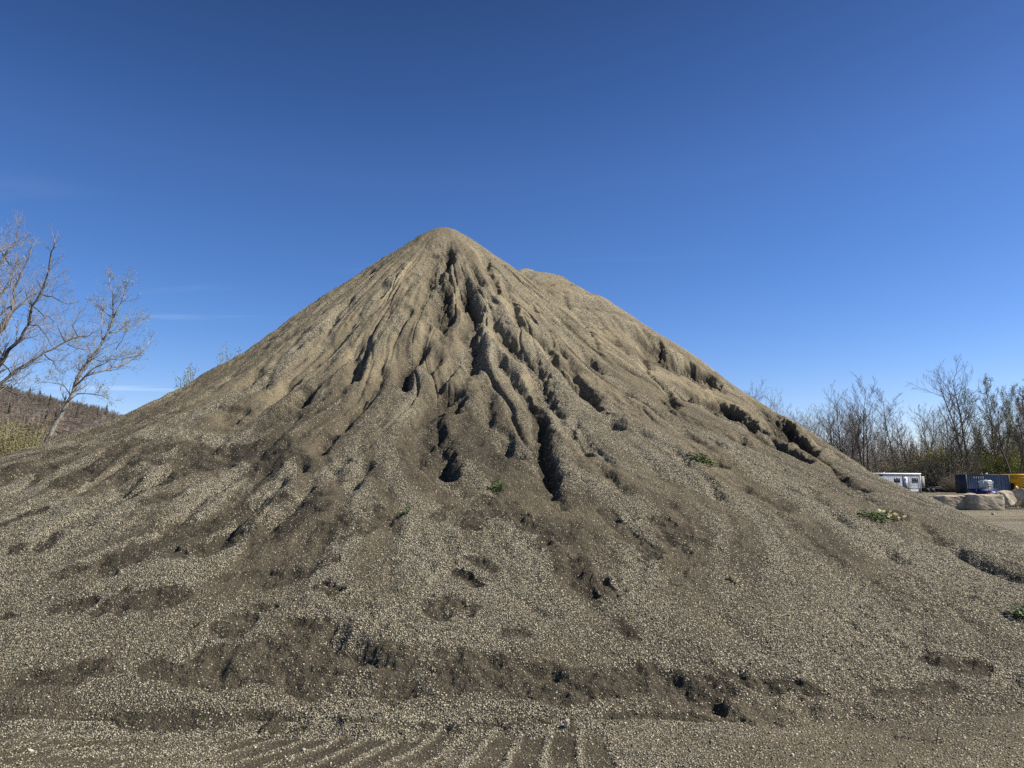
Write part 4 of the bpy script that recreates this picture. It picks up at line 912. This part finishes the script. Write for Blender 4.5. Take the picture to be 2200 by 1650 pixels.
# --- woods on the right
WG = 'woods beyond the cabin and container'
proto = {
 'tall': make_tree('bare_tree', 81, 20, .20, stems=3, kids=(14, 9, 7, 5), fan=.13, up=.28, spread=.82, shrink=.36, rmin=.012),
 'slim': make_tree('bare_tree', 82, 17, .16, stems=1, kids=(22, 9, 7, 5), up=.28, spread=.95, shrink=.36, rmin=.011, lean=(.02, 0)),
 'fork': make_tree('bare_tree', 83, 22, .27, stems=2, kids=(16, 9, 7, 5), fan=.13, up=.24, spread=.95, shrink=.40, rmin=.012, lean=(-.10, 0)),
 'pale': make_tree('budding_tree', 84, 19, .14, stems=3, tm=M_BARK_PALE, wm=M_TWIG_TAN, bud_mat=M_BUD, bud=.10, buds=3, kids=(15, 8, 5), mx=3, up=.42, spread=.75, shrink=.32, rmin=.011, fan=.12, lean=(-.08, 0)),
 'dense': make_tree('bare_tree', 85, 17, .20, stems=3, bud_mat=M_BROWNLEAF, bud=.07, buds=2, kids=(16, 9, 7, 5), up=.32, spread=.85, shrink=.36, rmin=.013, fan=.14),
 'round': make_tree('bare_tree', 86, 11, .13, stems=1, kids=(16, 9, 6, 4), up=.26, spread=.95, shrink=.46, rmin=.010, wm=M_TWIG_GREY),
 'stem': make_tree('bare_tree', 87, 13, .09, stems=1, tm=M_BARK_PALE, wm=M_TWIG_TAN, kids=(15, 7, 5), mx=3, up=.34, spread=.8, shrink=.32, rmin=.011),
}
first = dict.fromkeys(proto, True)
def height_of(o): return max(max(v.co.z for v in c.data.vertices) for c in o.children)
HT = {k: height_of(o) for k, o in proto.items()}
def wood(kind, px, top, Yd, label, rz=0, wide=1.0, group=None):
    o = proto[kind] if first[kind] else copy_tree(proto[kind]); first[kind] = False
    h = gzv(top + 4, Yd); s = h / HT[kind]; place(o, px, Yd, s * wide, s, rz); o.pop('group', None) if not group else None
    return tag(o, label, 'tree', group)
wood('tall', 1862, 786, 122, 'tall dark clump of three bare stems behind the left end of the cabin', .4, .95)
wood('tall', 1822, 812, 126, 'slanting bare stems at the edge of the gravel slope', 2.4, .95)
wood('slim', 1931, 812, 120, 'slender bare tree rising behind the cabin door', .3, 1.0)
wood('slim', 1951, 868, 123, 'shorter bare tree behind the right cabin window', 1.9, 1.0)
wood('fork', 2077, 758, 119, 'tallest bare tree, forked and leaning left between cabin and container', .1, .95)
wood('fork', 2052, 900, 118, 'low forked bare tree leaning beside the dark heap', 2.8, .8)
wood('pale', 2146, 800, 122, 'pale-budded tree group behind the container', .5, 1.0)
wood('dense', 2188, 812, 117, 'dense dark brown tree above the yellow truck', .2, 1.0)
wood('dense', 2222, 800, 121, 'dense dark tree cut by the right edge', 1.7, 1.0)
wood('round', 1602, 806, 135, 'bare tree top showing on the skyline left of the round one', .6, 1.1)
wood('round', 1684, 820, 128, 'small round-crowned bare tree over the right slope skyline', 2.0, .82)
wood('round', 1742, 880, 130, 'thin bare thicket tree between the round tree and the tall stems', 1.0, .9)
wood('slim', 1785, 852, 127, 'bare tree half hidden by the slope left of the tall stems', 2.9, 1.0)
wood('slim', 2010, 862, 126, 'slim bare tree between the cabin and the tall forked tree', 1.2, .9)
wood('pale', 2168, 850, 126, 'shorter pale-budded tree at the right end of the container', 2.2, .8)
rg = random.Random(77)
for i in range(58):
    px = 1712 + 508 * (i + rg.random()) / 58; kd = rg.choice(['stem', 'stem', 'slim', 'round', 'tall'])
    wood(kd, px, rg.uniform(855, 965), rg.uniform(119, 139), 'thin bare tree in the tangled woods behind cabin and container', rg.uniform(0, 6), rg.uniform(.8, 1.2), WG)
gB = make_bush('green_bush', 91, 4.6, 6.5, 240, M_GREEN, .10, 40, M_TWIG_TAN); brB = make_bush('brown_bush', 92, 4.2, 7.0, 240, M_BROWNLEAF, .09, 12, M_TWIG_TAN)
fg = fb_ = True
for px, Yd, s, z, lb in ((2022, 124, 1.15, 1.5, 'bright spring-green bush between the cabin and the forked tree'), (1998, 127, 1.1, 1.25, 'green bush behind the right end of the cabin'), (1908, 124, .9, .85, 'dull green bush low behind the cabin roof'), (1882, 127, .9, .8, 'small green bush behind the cabin, left of the door'), (2100, 123, 1.2, 1.3, 'yellow-green bush rising behind the left half of the container'), (2150, 126, 1.15, 1.45, 'yellow-green bush behind the right half of the container'), (2196, 121, 1.1, 1.5, 'yellow-green bush above the yellow truck'), (1952, 123, 1.0, 1.0, 'dull green bush low behind the right cabin window')):
    o = gB if fg else copy_tree(gB); fg = False; place(o, px, Yd, s, s * z, px * .7); tag(o, lb, 'bush')
for i in range(18):
    px = 1760 + 470 * (i + rg.random()) / 18; s = rg.uniform(1.0, 1.5)
    o = brB if fb_ else copy_tree(brB); fb_ = False; place(o, px, rg.uniform(119, 133), s, s * rg.uniform(.8, 1.3), rg.uniform(0, 6)); tag(o, 'brown tangled brush at the foot of the woods', 'bush', 'brush under the woods')
o = copy_tree(brB); place(o, 2060, 112.5, .75, .8, 1); tag(o, 'dark brush tangle growing on the dark soil heap', 'bush')
dw = make_bush('dry_weed', 93, .7, 2.2, 150, M_BROWNLEAF, .03, 8, M_TWIG_TAN); place(dw, 2192, 47, 1, 1); tag(dw, 'rusty brown dry weeds at the foot of the tall boulder', 'dry weeds')
# far woods as one mass
fm = MB(); rg = random.Random(5)
for i in range(2300):
    Yd = rg.uniform(142, 185); px = rg.uniform(1560, 2420); x = gx(px, Yd); h = rg.uniform(4, 12) * (1 if px > 1740 else .9); b = np.array([x, Yd, -.2]); tl = rg.gauss(0, .06)
    fm.tube([b, b + np.array([tl * h * .5, 0, h * .5]), b + np.array([tl * h, rg.gauss(0, .4), h])], [.10, .07, .02], 3)
    for k in range(9):
        t = rg.uniform(.25, .95); q = b + np.array([tl * h * t, 0, h * t]); a = rg.uniform(0, 6.28); L = h * .22 * (1.2 - t); fm.tube([q, q + np.array([math.cos(a) * L * .7, math.sin(a) * L * .7, L * .8])], [.035, .012], 3)
tag(fm.build('far_woods', simple_mat('far_wood', (.26, .215, .15), .9, .35, .15)), 'bare far woods closing the yard behind the nearer trees', 'woods', kind='stuff')
# --- wooded hill on the left
hx_ = np.linspace(-900, 160, 150); hy_ = np.linspace(430, 900, 50); HX, HY = np.meshgrid(hx_, hy_)
crest_px = np.array([-700, -300, -60, 0, 90, 180, 230, 275, 330, 420, 620, 1000]); crest_py = np.array([780, 786, 800, 809, 828, 850, 863, 882, 905, 935, 985, 1030])
CXp = HX / HY * F * CP + CX; top = np.interp(CXp, crest_px, crest_py)
Hc = np.array([gzv(v, 640.) for v in top.ravel()]).reshape(top.shape) - 10
prof = sst(440, 640, HY) * (1 - .55 * sst(660, 900, HY)); HZ = Hc * prof * (1 + .10 * fbm(HX * .012, HY * .012, 3, 81)) - 1.5
M_HILL = simple_mat('hill_floor', (.15, .12, .10), .95, .35, .05)
tag(mesh_np('hill', np.stack([HX.ravel(), HY.ravel(), HZ.ravel()], -1), grid_faces(50, 150), M_HILL, smooth=True), kind='structure')
from math import floor
def hz(x, y):
    i = min(max((x + 900) / 1060 * 149, 0), 148.9); j = min(max((y - 430) / 470 * 49, 0), 48.9); a, b = int(i), int(j); u, v = i - a, j - b
    return (HZ[b, a] * (1 - u) + HZ[b, a + 1] * u) * (1 - v) + (HZ[b + 1, a] * (1 - u) + HZ[b + 1, a + 1] * u) * v
for mi, (cnt, col, nm, lb) in enumerate(((5200, (.125, .105, .082), 'hill_woods', 'leafless grey-brown woods covering the far hill'), (24, (.055, .052, .036), 'hill_evergreens', 'scattered dark evergreens along the far hill crest'))):
    fm = MB()
    for i in range(cnt):
        y = rg.uniform(450, 690) if mi == 0 else rg.uniform(560, 660); px = rg.uniform(-260, 340); x = (px - CX) / F * y * 1.0; z = hz(x, y); h = rg.uniform(5.5, 9) if mi == 0 else rg.uniform(8, 12); b = np.array([x, y, z - .5])
        if mi == 0:
            fm.tube([b, b + np.array([rg.gauss(0, .4), 0, h])], [.22, .06], 3)
            for k in range(11):
                t = rg.uniform(.25, .9); q = b + np.array([0, 0, h * t]); a = rg.uniform(0, 6.28); L = h * .42 * (1.15 - t); fm.tube([q, q + np.array([math.cos(a) * L * .7, math.sin(a) * L * .7, L * .75])], [.13, .05], 3)
        else:
            for k in range(5): fm.tube([b + np.array([0, 0, h * k * .18]), b + np.array([rg.gauss(0, .2), rg.gauss(0, .2), h * (k * .18 + .28)])], [h * .2 * (1.05 - k * .19), .05], 6)
    tag(fm.build(nm, simple_mat(nm, col, .95, .35, .08)), lb, 'woods', kind='stuff')
# ------------------------------------------------------------------ sky, sun, camera
w = bpy.data.worlds.new('World'); sc.world = w; w.use_nodes = True; g = NT(w.node_tree); bg = w.node_tree.nodes['Background']
sky = g.n('ShaderNodeTexSky', sky_type='NISHITA'); sky.sun_disc = False; sky.sun_elevation = R(SUN_EL); sky.sun_rotation = R(SUN_AZ); sky.altitude = 300; sky.air_density = 1.0; sky.dust_density = .2; sky.ozone_density = 2.0
# thin cirrus streaks, part of the sky itself
tc = g.n('ShaderNodeTexCoord'); sp = g.n('ShaderNodeSeparateXYZ'); g.l(tc.outputs['Generated'], sp.inputs[0])
zc = g.m('MAXIMUM', sp.outputs[2], .03); cx_ = g.m('DIVIDE', sp.outputs[0], zc); cy_ = g.m('DIVIDE', sp.outputs[1], zc)
cb_ = g.n('ShaderNodeCombineXYZ'); g.l(g.m('ADD', g.m('MULTIPLY', cx_, .16), g.m('MULTIPLY', cy_, .05)), cb_.inputs[0]); g.l(g.m('MULTIPLY', cy_, .55), cb_.inputs[1])
ns = g.n('ShaderNodeTexNoise'); ns.inputs['Scale'].default_value = 1.6; ns.inputs['Detail'].default_value = 9; ns.inputs['Distortion'].default_value = .6; g.l(cb_.outputs[0], ns.inputs['Vector'])
cl_ = g.ramp(ns.outputs[0], [(.56, (0, 0, 0)), (.86, (1, 1, 1))])
low = g.ramp(sp.outputs[2], [(.0, (.55, .55, .55)), (.12, (.5, .5, .5)), (.30, (.22, .22, .22)), (.42, (0, 0, 0))])
bw1 = g.n('ShaderNodeRGBToBW'); g.l(cl_, bw1.inputs[0]); bw2 = g.n('ShaderNodeRGBToBW'); g.l(low, bw2.inputs[0])
fac = g.m('MULTIPLY', g.m('MULTIPLY', bw1.outputs[0], bw2.outputs[0]), g.m('SUBTRACT', .45, g.m('MULTIPLY', sp.outputs[0], 1.3), clamp=True))
gain = g.ramp(sp.outputs[2], [(0, (.54, .52, .62)), (.15, (.53, .50, .585)), (.39, (.50, .44, .49)), (.58, (.345, .295, .325)), (.8, (.29, .255, .28))])
graded = g.mix(1.0, sky.outputs[0], gain, 'MULTIPLY'); hs = g.n('ShaderNodeHueSaturation'); hs.inputs['Saturation'].default_value = 1.32; hs.inputs['Value'].default_value = 1.70; g.l(graded, hs.inputs['Color'])
g.l(g.mix(fac, hs.outputs[0], (6.5, 7.4, 8.6)), bg.inputs['Color']); bg.inputs['Strength'].default_value = .085
sl = bpy.data.lights.new('sun', 'SUN'); sl.energy = 4.4; sl.angle = R(.53); sl.color = (1, .95, .87); so = bpy.data.objects.new('sun', sl); COL.objects.link(so)
from mathutils import Vector
sv = Vector((math.sin(R(SUN_AZ)) * math.cos(R(SUN_EL)), math.cos(R(SUN_AZ)) * math.cos(R(SUN_EL)), math.sin(R(SUN_EL))))
so.rotation_euler = sv.to_track_quat('Z', 'Y').to_euler(); so.location = (30, -5, 40)
cd = bpy.data.cameras.new('camera'); cd.sensor_width = 36; cd.lens = 36 * F / 2200; cd.clip_end = 20000; co = bpy.data.objects.new('camera', cd); COL.objects.link(co)
co.location = (0, 0, EYE); co.rotation_euler = (R(90) + PITCH, 0, 0); sc.camera = co
sc.view_settings.view_transform = 'Standard'; sc.view_settings.look = 'None'; sc.view_settings.exposure = .78; sc.view_settings.gamma = 1
sc.cycles.max_bounces = 4; sc.cycles.use_denoising = False
